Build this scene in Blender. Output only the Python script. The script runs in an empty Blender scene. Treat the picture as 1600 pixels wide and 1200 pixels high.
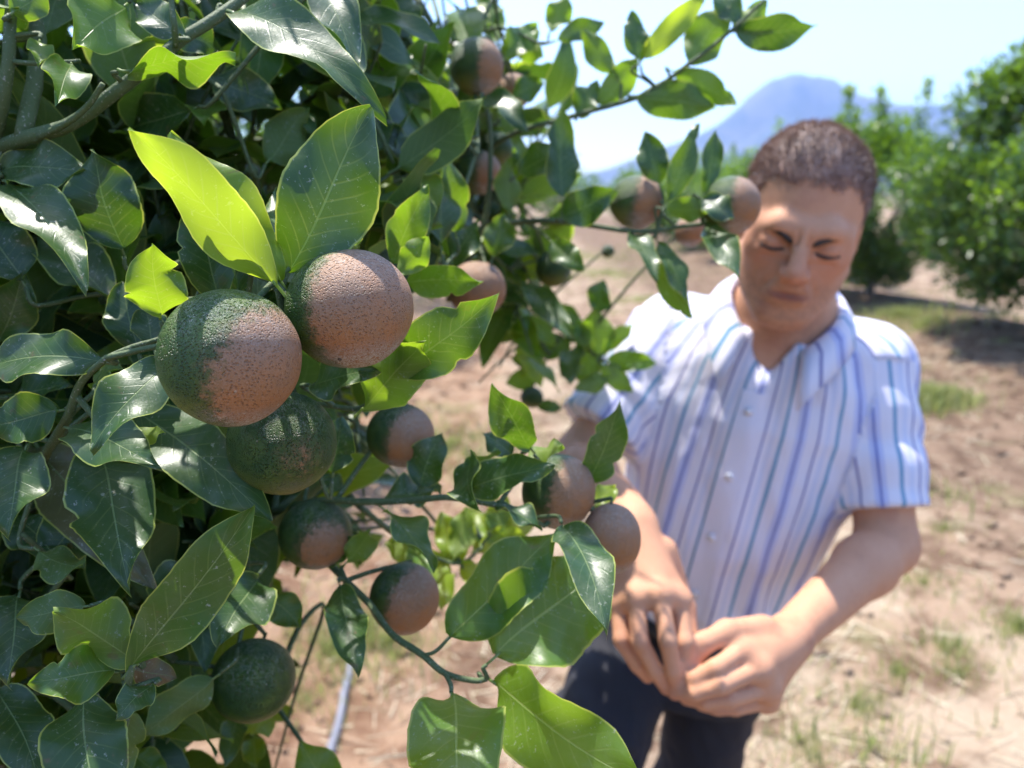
import bpy, math, random
import numpy as np
from mathutils import Vector, Matrix
from mathutils.bvhtree import BVHTree

random.seed(7); rng = np.random.default_rng(7)
scene = bpy.context.scene
COL = scene.collection

# ------------------------------------------------------------------ camera
CAM_H, PITCH, F = 1.5, math.radians(14.0), 1200.0       # F: focal length in pixels of a 1600 px wide frame
cam_d = bpy.data.cameras.new("camera"); cam = bpy.data.objects.new("camera", cam_d); COL.objects.link(cam)
cam.location = (0, 0, CAM_H); cam.rotation_euler = (math.pi/2 - PITCH, 0, 0)
cam_d.sensor_width = 36; cam_d.lens = 36*F/1600
cam_d.clip_start = 0.02; cam_d.clip_end = 20000
cam_d.dof.use_dof = True; cam_d.dof.focus_distance = 0.345; cam_d.dof.aperture_fstop = 27/3.7
scene.camera = cam

# ------------------------------------------------------------------ sky, sun, exposure
SUN_EL, SUN_AZ = math.radians(68), math.radians(-34)      # azimuth from +Y (view direction) towards +X
w = bpy.data.worlds.new("World"); scene.world = w; w.use_nodes = True
nt = w.node_tree; bg = nt.nodes["Background"]
sky = nt.nodes.new("ShaderNodeTexSky"); sky.sky_type = 'NISHITA'; sky.sun_disc = False
sky.sun_elevation = SUN_EL; sky.sun_rotation = SUN_AZ; sky.dust_density = 1.0; sky.air_density = 1.0; sky.ozone_density = 5.0; sky.altitude = 50
nt.links.new(sky.outputs[0], bg.inputs[0]); bg.inputs[1].default_value = 0.132
sd = bpy.data.lights.new("sun", 'SUN'); sun = bpy.data.objects.new("sun", sd); COL.objects.link(sun)
sd.energy = 3.0; sd.angle = math.radians(0.53); sd.color = (1, 0.95, 0.87)
SDIR = Vector((math.sin(SUN_AZ)*math.cos(SUN_EL), math.cos(SUN_AZ)*math.cos(SUN_EL), math.sin(SUN_EL)))
sun.rotation_euler = SDIR.to_track_quat('Z', 'Y').to_euler(); sun.location = (0, 0, 30)
vs = scene.view_settings; vs.view_transform = 'Standard'; vs.look = 'None'; vs.gamma = 1; vs.exposure = 1.85
vs.use_curve_mapping = False
scene.render.engine = 'CYCLES'
cy = scene.cycles; cy.max_bounces = 7; cy.diffuse_bounces = 4; cy.glossy_bounces = 3; cy.transmission_bounces = 5; cy.volume_bounces = 0; cy.transparent_max_bounces = 4

# ------------------------------------------------------------------ helpers
CP, SP = math.cos(PITCH), math.sin(PITCH)
FWD = np.array((0, CP, -SP)); UPV = np.array((0, SP, CP)); RGT = np.array((1.0, 0, 0)); EYE = np.array((0, 0, CAM_H))
def P(x, y, d):
    return EYE + d*(FWD + (x-800)/F*RGT + (600-y)/F*UPV)
def proj(p):
    q = np.asarray(p) - EYE; d = q@FWD
    return 800 + F*(q@RGT)/d, 600 - F*(q@UPV)/d, d
def unit(v): v = np.asarray(v, float); return v/np.linalg.norm(v)

def hash3(i, j, k, s=0):
    n = (i*374761393 + j*668265263 + k*2147483647 + s*974711) & 0xffffffff
    n = ((n ^ (n >> 13))*1274126177) & 0xffffffff
    return ((n ^ (n >> 16)) & 0xffff)/65535.0
def vnoise(x, y, z=None, s=0):
    x = np.asarray(x, float); y = np.asarray(y, float); z = np.zeros_like(x) if z is None else np.asarray(z, float)
    xi, yi, zi = np.floor(x).astype(np.int64), np.floor(y).astype(np.int64), np.floor(z).astype(np.int64)
    fx, fy, fz = x-xi, y-yi, z-zi
    fx, fy, fz = [t*t*(3-2*t) for t in (fx, fy, fz)]
    r = 0
    for a in (0, 1):
        for b in (0, 1):
            for c in (0, 1):
                r = r + (fx if a else 1-fx)*(fy if b else 1-fy)*(fz if c else 1-fz)*hash3(xi+a, yi+b, zi+c, s)
    return r*2-1
def fbm(x, y, z=None, o=4, s=0):
    r, a = 0, 1.0
    for k in range(o):
        f = 2.03**k
        r = r + a*vnoise(np.asarray(x)*f, np.asarray(y)*f, None if z is None else np.asarray(z)*f, s+k); a *= .5
    return r

def mesh(name, V, Fc, mat=None, smooth=True, uv=None, attrs=None):
    me = bpy.data.meshes.new(name)
    V = np.asarray(V, np.float32); Fc = np.asarray(Fc, np.int32)
    n = Fc.shape[1]
    me.vertices.add(len(V)); me.vertices.foreach_set("co", V.ravel())
    me.loops.add(Fc.size); me.loops.foreach_set("vertex_index", Fc.ravel())
    me.polygons.add(len(Fc)); me.polygons.foreach_set("loop_start", np.arange(0, Fc.size, n, dtype=np.int32))
    me.update(calc_edges=True)
    if smooth: me.polygons.foreach_set("use_smooth", np.ones(len(Fc), bool))
    if uv is not None:
        l = me.uv_layers.new(name="UVMap"); l.data.foreach_set("uv", np.asarray(uv, np.float32)[Fc.ravel()].ravel())
    for k, v in (attrs or {}).items():
        a = me.attributes.new(k, 'FLOAT', 'POINT'); a.data.foreach_set("value", np.asarray(v, np.float32))
    if mat: me.materials.append(mat)
    me.validate(); me.update()
    return me
def obj(name, me, parent=None, label=None, cat=None, group=None, kind=None, loc=None):
    o = bpy.data.objects.new(name, me); COL.objects.link(o)
    if loc is not None: o.location = Vector(loc)
    if parent: o.parent = parent
    for k, v in (("label", label), ("category", cat), ("group", group), ("kind", kind)):
        if v: o[k] = v
    return o
def empty(name, loc, **kw):
    o = obj(name, None, loc=loc, **kw); o.empty_display_size = .05; return o
def put(o, parent):
    """parent a world-space mesh below an Empty that is only translated"""
    o.parent = parent; o.location = o.location - parent.location; return o

def tube_arrays(pts, radii, n=8, cap=True):
    pts = np.asarray(pts, float); m = len(pts); radii = np.broadcast_to(np.asarray(radii, float), (m,))
    T = np.gradient(pts, axis=0); T /= np.linalg.norm(T, axis=1)[:, None] + 1e-12
    up = np.array((0, 0, 1.0)) if abs(T[0, 2]) < .9 else np.array((1.0, 0, 0))
    V = []; a = np.arange(n)*2*math.pi/n
    N = np.cross(T[0], up); N /= np.linalg.norm(N)
    for i in range(m):
        N = N - T[i]*(N@T[i]); N /= np.linalg.norm(N) + 1e-12
        B = np.cross(T[i], N)
        V.append(pts[i] + radii[i]*(np.cos(a)[:, None]*N + np.sin(a)[:, None]*B))
    V = np.concatenate(V); Fq = []
    for i in range(m-1):
        for j in range(n):
            k = (j+1) % n
            Fq.append((i*n+j, i*n+k, (i+1)*n+k, (i+1)*n+j))
    if cap:
        b = len(V); V = np.vstack([V, pts[0], pts[-1]])
        for j in range(n):
            k = (j+1) % n
            Fq.append((b, k, j, b)); Fq.append((b+1, (m-1)*n+j, (m-1)*n+k, b+1))
    return V, Fq
def fix_tris(Fq):      # degenerate quads -> list usable by mesh(): turn everything into triangles
    out = []
    for a, b, c, d in Fq:
        if d == a: out.append((a, b, c))
        else: out += [(a, b, c), (a, c, d)]
    return out
def tube(name, pts, radii, mat, n=8, attrs=None):
    V, Fq = tube_arrays(pts, radii, n)
    return mesh(name, V, fix_tris(Fq), mat)
def smooth_path(pts, k=6):
    pts = np.asarray(pts, float)
    if len(pts) < 3: 
        t = np.linspace(0, 1, k)[:, None]; return pts[0]*(1-t) + pts[-1]*t
    q = np.vstack([2*pts[0]-pts[1], pts, 2*pts[-1]-pts[-2]]); out = []
    for i in range(1, len(q)-2):
        for t in np.arange(k)/k:
            a, b, c, d = q[i-1:i+3]
            out.append(.5*((2*b) + (c-a)*t + (2*a-5*b+4*c-d)*t*t + (3*b-a-3*c+d)*t**3))
    out.append(pts[-1]); return np.array(out)

# ------------------------------------------------------------------ material helper
class MT:
    def __init__(s, name):
        s.m = bpy.data.materials.new(name); s.m.use_nodes = True; s.t = s.m.node_tree
        s.t.nodes.clear(); s.out = s.n("ShaderNodeOutputMaterial")
    def n(s, typ, props=None, **ins):
        x = s.t.nodes.new(typ)
        for k, v in (props or {}).items(): setattr(x, k, v)
        for k, v in ins.items(): s.i(x, k.replace('_', ' '), v)
        return x
    def i(s, x, k, v):
        sk = x.inputs[int(k)] if k.isdigit() else x.inputs[k]
        if isinstance(v, bpy.types.NodeSocket): s.t.links.new(v, sk)
        elif isinstance(v, bpy.types.Node): s.t.links.new(v.outputs[0], sk)
        else:
            if isinstance(v, tuple) and len(v) == 3 and sk.type == 'RGBA': v = v + (1,)
            sk.default_value = v
    def math(s, op, a, b=0.0, c=0.0, clamp=False):
        x = s.n("ShaderNodeMath", {"operation": op, "use_clamp": clamp})
        for j, v in enumerate((a, b, c)):
            s.i(x, str(j), v)
        return x.outputs[0]
    def ramp(s, v, lo, hi, a=0.0, b=1.0):
        x = s.n("ShaderNodeMapRange", {"interpolation_type": 'SMOOTHSTEP'})
        for k, q in (("Value", v), ("From Min", lo), ("From Max", hi), ("To Min", a), ("To Max", b)): s.i(x, k, q)
        return x.outputs[0]
    def mix(s, f, a, b, blend='MIX'):
        x = s.n("ShaderNodeMix", {"data_type": 'RGBA', "blend_type": blend})
        s.i(x, "0", f)
        for k, v in ((6, a), (7, b)):
            if isinstance(v, tuple): x.inputs[k].default_value = v + (1,) if len(v) == 3 else v
            else: s.i(x, str(k), v)
        return x.outputs[2]
    def noise(s, vec, scale, detail=3, rough=.55, dist=0.0, out=0):
        x = s.n("ShaderNodeTexNoise", {}, Vector=vec, Scale=scale, Detail=detail, Roughness=rough, Distortion=dist)
        return x.outputs[out]
    def attr(s, name, typ='GEOMETRY'):
        return s.n("ShaderNodeAttribute", {"attribute_name": name, "attribute_type": typ}).outputs["Fac"]
    def bump(s, h, strength, dist, normal=None):
        x = s.n("ShaderNodeBump", {}, Height=h, Strength=strength, Distance=dist)
        if normal is not None: s.i(x, "Normal", normal)
        return x.outputs[0]
    def bsdf(s, color, rough=.5, normal=None, **kw):
        x = s.n("ShaderNodeBsdfPrincipled"); s.i(x, "Base Color", color); s.i(x, "Roughness", rough)
        if normal is not None: s.i(x, "Normal", normal)
        for k, v in kw.items(): s.i(x, k.replace('_', ' '), v)
        return x.outputs[0]
    def done(s, sh): s.t.links.new(sh, s.out.inputs[0]); return s.m

def leaf_material(name, simple=False):
    m = MT(name)
    uv = m.n("ShaderNodeUVMap").outputs[0]
    sep = m.n("ShaderNodeSeparateXYZ", {}, Vector=uv)
    tone = m.attr("tone"); rnd = m.attr("rnd")
    a = m.math('ABSOLUTE', m.math('MULTIPLY_ADD', sep.outputs[0], 2.0, -1.0))
    v = sep.outputs[1]
    geo = m.n("ShaderNodeNewGeometry")
    pos = m.n("ShaderNodeTexCoord").outputs["Object"]
    back = geo.outputs["Backfacing"]
    off = m.n("ShaderNodeVectorMath", {"operation": 'ADD'}); m.i(off, "0", pos)
    cmb = m.n("ShaderNodeCombineXYZ", {}, X=m.math('MULTIPLY', rnd, 31.0), Y=m.math('MULTIPLY', rnd, 17.0)); m.i(off, "1", cmb)
    q = off.outputs[0]
    n1 = m.noise(q, 60, 4, .6); n2 = m.noise(q, 900, 2)
    dark = m.mix(rnd, (.014, .048, .020), (.028, .072, .016))
    mid = m.mix(rnd, (.045, .125, .012), (.055, .14, .018))
    yng = (.19, .30, .02)
    up = m.mix(m.ramp(tone, 0, .55), dark, mid); up = m.mix(m.ramp(tone, .5, 1.0), up, yng)
    up = m.mix(m.math('MULTIPLY', n1, .5), up, m.mix(.5, up, (.07, .11, .03)))
    und = m.mix(tone, (.075, .125, .045), (.16, .24, .04))
    col = m.mix(back, up, und)
    col = m.mix(m.ramp(tone, -.02, -.6), col, m.mix(n1, (.09, .055, .03), (.22, .15, .075)))
    # veins, midrib, pale margin
    ph = m.math('SINE', m.math('MULTIPLY', m.math('SUBTRACT', v, m.math('MULTIPLY', a, .22)), 62.0))
    vein = m.math('MULTIPLY', m.ramp(ph, .86, 1.0), m.ramp(a, .98, .3))
    col = m.mix(m.math('MULTIPLY', vein, .22), col, m.mix(tone, (.10, .17, .07), (.32, .42, .08)))
    rib = m.ramp(a, m.math('MULTIPLY_ADD', v, -.018, .040), m.math('MULTIPLY_ADD', v, -.014, .022))
    col = m.mix(m.math('MULTIPLY', rib, .75), col, m.mix(tone, (.17, .24, .10), (.42, .48, .14)))
    edge = m.ramp(a, .935, .975)
    col = m.mix(m.math('MULTIPLY', edge, .8), col, (.34, .40, .08))
    nrm = None
    if not simple:
        spots = m.math('MULTIPLY', m.ramp(m.noise(q, 420, 3, .7), .60, .68), m.ramp(m.noise(q, 45, 2), .40, .58))
        col = m.mix(m.math('MULTIPLY', spots, .7), col, (.38, .39, .31))
        dust = m.math('MULTIPLY', m.ramp(m.noise(q, 22, 5, .7), .45, .72), m.math('SUBTRACT', 1.0, back))
        col = m.mix(m.math('MULTIPLY', dust, .20), col, (.30, .31, .25))
        br = m.math('MULTIPLY', m.ramp(m.noise(q, 85, 4, .65), .62, .69), m.ramp(rnd, .3, .8))
        col = m.mix(m.math('MULTIPLY', br, .75), col, (.13, .085, .045))
        scr = m.n("ShaderNodeMapping", {"vector_type": 'POINT'}); m.i(scr, "Vector", q); m.i(scr, "Rotation", (0, 0, .7)); m.i(scr, "Scale", (1, 9, 1))
        sc = m.math('MULTIPLY', m.ramp(m.noise(scr.outputs[0], 150, 2, .5), .70, .74), m.ramp(m.noise(q, 30, 2), .5, .6))
        col = m.mix(m.math('MULTIPLY', sc, .45), col, (.42, .45, .38))
        h = m.math('ADD', m.math('MULTIPLY', vein, -.15), m.math('MULTIPLY', rib, -1.0))
        h = m.math('ADD', h, m.math('ADD', m.math('MULTIPLY', n2, .18), m.math('MULTIPLY', n1, 1.4)))
        nrm = m.bump(h, .55, .0006)
    rough = m.math('ADD', m.math('MULTIPLY', m.noise(q, 130, 3), .26), m.math('MULTIPLY_ADD', back, .20, .25))
    pb = m.bsdf(col, rough, nrm, Specular_IOR_Level=.5)
    tcol = m.mix(m.ramp(tone, 0, .6), (.11, .25, .008), (.33, .56, .015)); tcol = m.mix(m.ramp(tone, .55, 1.0), tcol, (.50, .64, .03))
    tcol = m.mix(m.math('MULTIPLY', vein, .35), tcol, (.5, .62, .1)); tcol = m.mix(m.math('MULTIPLY', edge, .8), tcol, (.75, .8, .12))
    tr = m.n("ShaderNodeBsdfTranslucent", {}, Color=tcol)
    mx = m.n("ShaderNodeMixShader", {}, Fac=m.math('MULTIPLY_ADD', m.math('MAXIMUM', tone, 0.0), .33, .19))
    m.i(mx, "1", pb); m.i(mx, "2", tr.outputs[0])
    return m.done(mx.outputs[0])
M_LEAF = leaf_material("citrus_leaf"); M_LEAF_FAR = leaf_material("citrus_leaf_far", True)

def bark(name, c1, c2, scale):
    m = MT(name); pos = m.n("ShaderNodeTexCoord").outputs["Object"]
    n = m.noise(pos, scale, 5, .65); n2 = m.noise(pos, scale*4, 3)
    c = m.mix(n, c1, c2); c = m.mix(m.ramp(n2, .6, .72), c, (.30, .29, .24))
    return m.done(m.bsdf(c, .7, m.bump(m.math('ADD', n, n2), .5, .001)))
M_TWIG = bark("green_twig", (.045, .085, .025), (.11, .14, .06), 160)
M_BARK = bark("bark", (.06, .045, .035), (.17, .14, .11), 40)

def fruit_material():
    m = MT("citrus_peel"); tc = m.n("ShaderNodeTexCoord").outputs["Object"]
    rnd = m.n("ShaderNodeObjectInfo").outputs["Random"]; lvl = m.attr("scar_level", 'OBJECT')
    cmb = m.n("ShaderNodeCombineXYZ", {}, X=m.math('MULTIPLY', rnd, 20.0), Y=m.math('MULTIPLY', rnd, 47.0), Z=0.0)
    q = m.n("ShaderNodeVectorMath", {"operation": 'ADD'}); m.i(q, "0", tc); m.i(q, "1", cmb); q = q.outputs[0]
    s = m.n("ShaderNodeSeparateXYZ", {}, Vector=tc)
    vo = m.n("ShaderNodeTexVoronoi", {"feature": 'F1'}, Vector=q, Scale=22.0, Randomness=.9)
    pit = m.ramp(vo.outputs["Distance"], .08, .42)
    n1 = m.noise(q, 2.2, 4, .6); nb = m.noise(q, 7.0, 5, .7); nf = m.noise(q, 45, 3, .6)
    green = m.mix(m.ramp(n1, .35, .7), (.020, .062, .010), (.062, .108, .012))
    green = m.mix(m.ramp(s.outputs[2], -.1, -.85), green, (.17, .17, .026))  # lighter olive underside: light bounced off the ground, put into the colour
    green = m.mix(m.math('MULTIPLY', m.ramp(pit, .5, .0), .6), green, (.10, .14, .03))
    scar = m.mix(m.ramp(n1, .3, .7), (.37, .145, .040), (.30, .145, .062))
    scar = m.mix(m.math('MULTIPLY', m.ramp(pit, .5, .05), .6), scar, (.15, .070, .038))
    scar = m.mix(m.math('MULTIPLY', m.ramp(nf, .42, .70), .30), scar, (.42, .31, .245))
    scar = m.mix(m.ramp(s.outputs[2], -.25, .75), scar, m.mix(.5, scar, (.29, .205, .155)))  # greyer upper scar: sky reflection put into the colour
    e = m.math('ADD', s.outputs[0], m.math('MULTIPLY', m.math('SUBTRACT', nb, .5), .72))
    e = m.math('ADD', e, m.math('MULTIPLY', m.math('SUBTRACT', nf, .5), .22))
    mask = m.ramp(e, m.math('SUBTRACT', lvl, .07), m.math('ADD', lvl, .09))
    fringe = m.math('MULTIPLY', m.ramp(e, m.math('SUBTRACT', lvl, .22), lvl), m.ramp(e, m.math('ADD', lvl, .18), lvl))
    col = m.mix(mask, green, scar)
    col = m.mix(m.math('MULTIPLY', fringe, .5), col, (.125, .095, .035))
    # white scurf towards the blossom end and a few pale specks
    ms = m.n("ShaderNodeTexNoise", {}, Vector=q, Scale=15.0, Detail=4.0, Roughness=.7, Distortion=1.4).outputs[0]
    ridged = m.ramp(m.math('ABSOLUTE', m.math('SUBTRACT', ms, .5)), .075, .02)
    low = m.math('MULTIPLY', m.ramp(s.outputs[2], -.35, -.80), m.ramp(e, m.math('SUBTRACT', lvl, .45), m.math('ADD', lvl, .1)))
    col = m.mix(m.math('MULTIPLY', m.math('MULTIPLY', ridged, low), .9), col, (.66, .61, .55))
    sp = m.n("ShaderNodeTexVoronoi", {"feature": 'F1'}, Vector=q, Scale=2.6, Randomness=1.0)
    spot = m.ramp(m.math('ADD', sp.outputs["Distance"], m.math('MULTIPLY', nf, .02)), .075, .055)
    col = m.mix(m.math('MULTIPLY', spot, .55), col, (.50, .44, .34))
    web = m.math('MULTIPLY', m.ramp(m.math('ABSOLUTE', m.math('SUBTRACT', m.noise(q, 5.0, 5, .75, 1.0), .5)), .014, .004), m.ramp(s.outputs[2], .2, .8))
    col = m.mix(m.math('MULTIPLY', web, .55), col, (.55, .52, .47))
    h = m.math('ADD', m.math('MULTIPLY', pit, 1.0), m.math('MULTIPLY', nf, .5))
    h = m.math('ADD', h, m.math('MULTIPLY', m.math('MULTIPLY', ridged, low), .6))
    nrm = m.bump(h, m.math('MULTIPLY_ADD', mask, -.3, 1.0), .0014)
    rough = m.math('ADD', m.math('MULTIPLY_ADD', mask, .2, .30), m.math('MULTIPLY', nf, .14))
    return m.done(m.bsdf(col, rough, nrm, Specular_IOR_Level=.4))
M_FRUIT = fruit_material()

# ------------------------------------------------------------------ ground
def ground_h(x, y):
    x = np.asarray(x, float); y = np.asarray(y, float)
    r = np.hypot(x, y)
    near = np.clip((28-r)/20, 0, 1)
    h = .05*fbm(x*.55, y*.55, o=3, s=3)*near
    h = h + .24*np.exp(-((x-4.6)/1.15)**2)*np.clip(r/3, 0, 1)*np.clip((60-y)/20, 0, 1) + .10*np.exp(-((x+1.7)/.7)**2)*np.clip((60-y)/20, 0, 1)
    clod = fbm(x*6, y*6, o=4, s=11)
    msk = np.clip(.15 + 1.1*vnoise(x*.8+4, y*.8, s=5) + .9*np.exp(-((x-3.3)/.9)**2) + .6*np.exp(-((x+.4)/.5)**2), .08, 1)
    h = h + .034*np.maximum(clod, -.35)*msk*near + .008*fbm(x*28, y*28, o=2, s=21)*near*msk
    return h
rad = np.concatenate([[0], np.geomspace(.35, 4300, 330)])
seg = 420
ang = np.arange(seg)*2*math.pi/seg
# finer spacing towards the view direction
ang = math.pi/2 + np.pi*np.sign(np.linspace(-1, 1, seg, endpoint=False))*np.abs(np.linspace(-1, 1, seg, endpoint=False))**1.5
GX = rad[:, None]*np.cos(ang)[None]; GY = rad[:, None]*np.sin(ang)[None]
GZ = ground_h(GX, GY)
V = np.stack([GX, GY, GZ], -1).reshape(-1, 3)
ii, jj = np.meshgrid(np.arange(len(rad)-1), np.arange(seg), indexing='ij'); kk = (jj+1) % seg
Fq = np.stack([ii*seg+jj, (ii+1)*seg+jj, (ii+1)*seg+kk, ii*seg+kk], -1).reshape(-1, 4)
m = MT("dry_soil"); pos = m.n("ShaderNodeTexCoord").outputs["Object"]
n1 = m.noise(pos, .8, 5, .6); n2 = m.noise(pos, 5, 6, .65); n3 = m.noise(pos, 60, 4, .65)
c = m.mix(m.ramp(n2, .41, .57), (.105, .060, .036), (.265, .182, .122))
c = m.mix(m.math('MULTIPLY', m.ramp(m.noise(pos, 2.4, 6, .7), .47, .60), .75), c, (.345, .268, .19))
c = m.mix(m.math('MULTIPLY', m.ramp(n3, .4, .75), .35), c, (.32, .25, .185))
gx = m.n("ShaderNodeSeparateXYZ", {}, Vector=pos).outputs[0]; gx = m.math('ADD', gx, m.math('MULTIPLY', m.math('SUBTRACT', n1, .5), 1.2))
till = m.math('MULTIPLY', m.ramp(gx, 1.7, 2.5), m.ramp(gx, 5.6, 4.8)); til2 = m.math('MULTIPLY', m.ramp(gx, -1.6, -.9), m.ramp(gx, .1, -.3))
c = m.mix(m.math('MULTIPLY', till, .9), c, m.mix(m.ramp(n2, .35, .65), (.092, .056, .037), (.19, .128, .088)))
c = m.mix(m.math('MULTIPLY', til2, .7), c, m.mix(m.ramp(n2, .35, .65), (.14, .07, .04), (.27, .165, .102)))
c = m.mix(m.math('MULTIPLY', m.ramp(m.noise(pos, 1.3, 5, .7), .56, .70), .4), c, (.22, .24, .10))
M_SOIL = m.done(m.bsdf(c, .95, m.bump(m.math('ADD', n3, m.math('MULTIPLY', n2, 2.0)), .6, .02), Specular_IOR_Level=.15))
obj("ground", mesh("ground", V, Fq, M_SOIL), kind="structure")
def gz(x, y): return float(ground_h(np.array([x]), np.array([y]))[0])

# mountain: a ridge about three kilometres off
def build_mountain():
    prof_px = [(300, 300), (520, 292), (700, 290), (820, 285), (900, 272), (960, 258), (1010, 240), (1060, 222), (1110, 198), (1150, 170), (1185, 141), (1215, 131), (1250, 128), (1290, 124), (1318, 134), (1345, 147), (1372, 157), (1420, 162), (1470, 165), (1520, 180), (1600, 196), (1750, 190), (1950, 240), (2200, 290)]
    D = 3000.
    xs = np.array([(p[0]-800)/F*D for p in prof_px]); 
    hs = np.array([max(P(*p, D)[2], 4) for p in prof_px]); ys = P(0, 300, D)[1]
    nx, ny = 260, 70
    X = np.linspace(xs[0], xs[-1], nx); Hh = np.interp(X, xs, hs)
    T = np.linspace(-1, 1, ny)
    XX, TT = np.meshgrid(X, T, indexing='ij'); YY = ys + TT*900
    prof = np.clip(1-np.abs(TT), 0, 1)**1.15
    rough = fbm(XX/260, YY/260, o=5, s=8)
    ZZ = Hh[:, None]*prof*(1 + .32*rough*np.sqrt(np.abs(TT))*(1-np.abs(TT))*2) - 3
    V = np.stack([XX + 60*fbm(XX/400, YY/400, o=3, s=2)*np.abs(TT), YY, ZZ], -1).reshape(-1, 3)
    i, j = np.meshgrid(np.arange(nx-1), np.arange(ny-1), indexing='ij')
    Fq = np.stack([i*ny+j, (i+1)*ny+j, (i+1)*ny+j+1, i*ny+j+1], -1).reshape(-1, 4)
    m = MT("mountain_scrub"); pos = m.n("ShaderNodeTexCoord").outputs["Object"]
    n = m.noise(pos, .006, 6, .65)
    c = m.mix(m.ramp(n, .4, .62), (.03, .045, .025), (.12, .11, .095))
    return obj("mountain", mesh("mountain", V, Fq, m.done(m.bsdf(c, .95))), kind="structure")
build_mountain()

# ------------------------------------------------------------------ leaf geometry
def leaf_arrays(L, W, bend=0., fold=.15, wave=0., droop=0., twist=0., nu=8, nv=18, seed=0, shape=.85, pet=.1, crinkle=1.0):
    """x across, y along from base to tip, z = upper side"""
    r = np.random.default_rng(seed)
    t = np.linspace(0, 1, nv+1); u = np.linspace(-1, 1, nu+1)
    wv = np.sin(np.pi*np.clip(t, 0, 1)**shape)**.78
    wv = wv*(1 - .25*np.clip((t-.75)/.25, 0, 1)); wv[0] = .035; wv[-1] = .02
    ph = r.uniform(0, 6.28, 4)
    scal = 1 + crinkle*(.012*np.sin(t*70+ph[0]) + .02*np.sin(t*13+ph[1]))
    U, Tt = np.meshgrid(u, t)
    hw = (wv*scal)[:, None]*W/2*np.ones_like(U)
    for sgn in (-1, 1):
        hw = hw*np.where(U*sgn > 0, 1 + .05*np.sin(Tt*6+ph[1+sgn]), 1)
        if crinkle and r.random() < .3:
            hw = hw*np.where(U*sgn > 0, 1 - r.uniform(.12, .34)*np.exp(-((Tt-r.uniform(.2, .85))/r.uniform(.025, .06))**2), 1)
    X = U*hw + .03*W*np.sin(Tt*5+ph[3])*crinkle
    Y = Tt*L + 0*U
    Z = bend*L*4*Tt*(1-Tt)*.5 - droop*L*Tt**2.2
    Z = Z + fold*np.abs(U)**1.25*hw + wave*W*np.sin(Tt*11+ph[2]+U*1.0)*np.abs(U)**1.6*.12
    a = twist*(Tt-.4); zc = Z - (bend*L*2*Tt*(1-Tt) - droop*L*Tt**2.2)
    base = Z - zc
    X, Z = X*np.cos(a) - zc*np.sin(a), base + X*np.sin(a) + zc*np.cos(a)
    V = np.stack([X, Y, Z], -1).reshape(-1, 3)
    uv = np.stack([(U+1)/2, Tt], -1).reshape(-1, 2)
    n1 = nu+1
    Fq = [(i*n1+j, i*n1+j+1, (i+1)*n1+j+1, (i+1)*n1+j) for i in range(nv) for j in range(nu)]
    if pet > 0:
        pl = pet*L; pr = max(.00075, .009*L)
        pp = smooth_path([(0, .03*L, -.3*pr), (0, -.4*pl, -.1*pl), (0, -pl, -.35*pl)], 3)
        Vt, Ft = tube_arrays(pp, pr, 5); b = len(V)
        V = np.vstack([V, Vt]); uv = np.vstack([uv, np.tile((.5, .1), (len(Vt), 1))])
        Fq += [tuple(b+q for q in f) for f in Ft]
    return V, fix_tris(Fq), uv

def frame_to(base, tip, roll, flip=False, toward=None):
    """matrix: +Y from base to tip, +Z towards the camera side turned about the axis by roll degrees"""
    y = unit(tip-base); tc = unit(EYE-(base+tip)/2) if toward is None else unit(toward)
    z = unit(tc - y*(tc@y)); x = np.cross(y, z)
    if x[2] < -.05: roll = -roll
    a = math.radians(roll); z2 = z*math.cos(a) + x*math.sin(a)
    if flip: z2 = -z2
    x2 = np.cross(y, z2)
    M = np.eye(4); M[:3, 0], M[:3, 1], M[:3, 2], M[:3, 3] = x2, y, z2, base
    return Matrix(M.tolist())

# ------------------------------------------------------------------ the citrus tree in front
TREE0 = np.array((-.66, 1.0, gz(-.66, 1.0)))
tree = empty("citrus_tree", TREE0, label="citrus tree close up with glossy dark leaves and scarred green fruit", cat="tree")
skel = []        # skeleton points that twigs can grow from
def branch(name, pts, radii, mat, n=8, k=6, add=True):
    pp = smooth_path(pts, k); rr = np.interp(np.linspace(0, 1, len(pp)), np.linspace(0, 1, len(radii)), radii)
    jit = .12*rr.mean()
    pp = pp + jit*np.stack([fbm(pp[:, 0]*70+q*9, pp[:, 1]*70, pp[:, 2]*70, 2, s=q) for q in range(3)], -1)
    o = obj(name, tube(name, pp, rr, mat, n)); put(o, tree)
    if add: skel.extend(pp[::2])
    return o
fork = TREE0 + np.array((.03, -.02, .42))
branch("trunk", [TREE0 - (0, 0, .06), TREE0 + (.0, 0, .12), TREE0+(.02, -.01, .28), fork+(0, 0, .05)], [.062, .047, .042, .040], M_BARK, 14)
limb_to = [P(80, 640, .66), P(420, 640, .70), P(330, 230, .78), P(640, 300, .92), P(-180, 220, .85), np.array((-.75, 1.05, 2.05)), P(250, 1010, .68), np.array((-.30, .75, 1.85)), np.array((-1.0, .7, 1.5))]
for e in limb_to:
    mid = fork*.45 + e*.55 + np.array((random.uniform(-.06, .06), random.uniform(0, .12), random.uniform(.0, .10)))
    branch("branch", [fork-(0, 0, .03), fork*.8+mid*.2+(0, .02, .02), mid, e], [.026, .02, .012, .005], M_BARK, 10)
def near_skel(p, deeper=True, wt=.35):
    S = np.array(skel); d = np.linalg.norm(S-p, axis=1)
    if deeper: d = d + wt*np.maximum(0, (p-EYE)@FWD - (S-EYE)@FWD)
    return S[np.argmin(d)]
def px(l): return [P(*q) for q in l]
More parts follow.
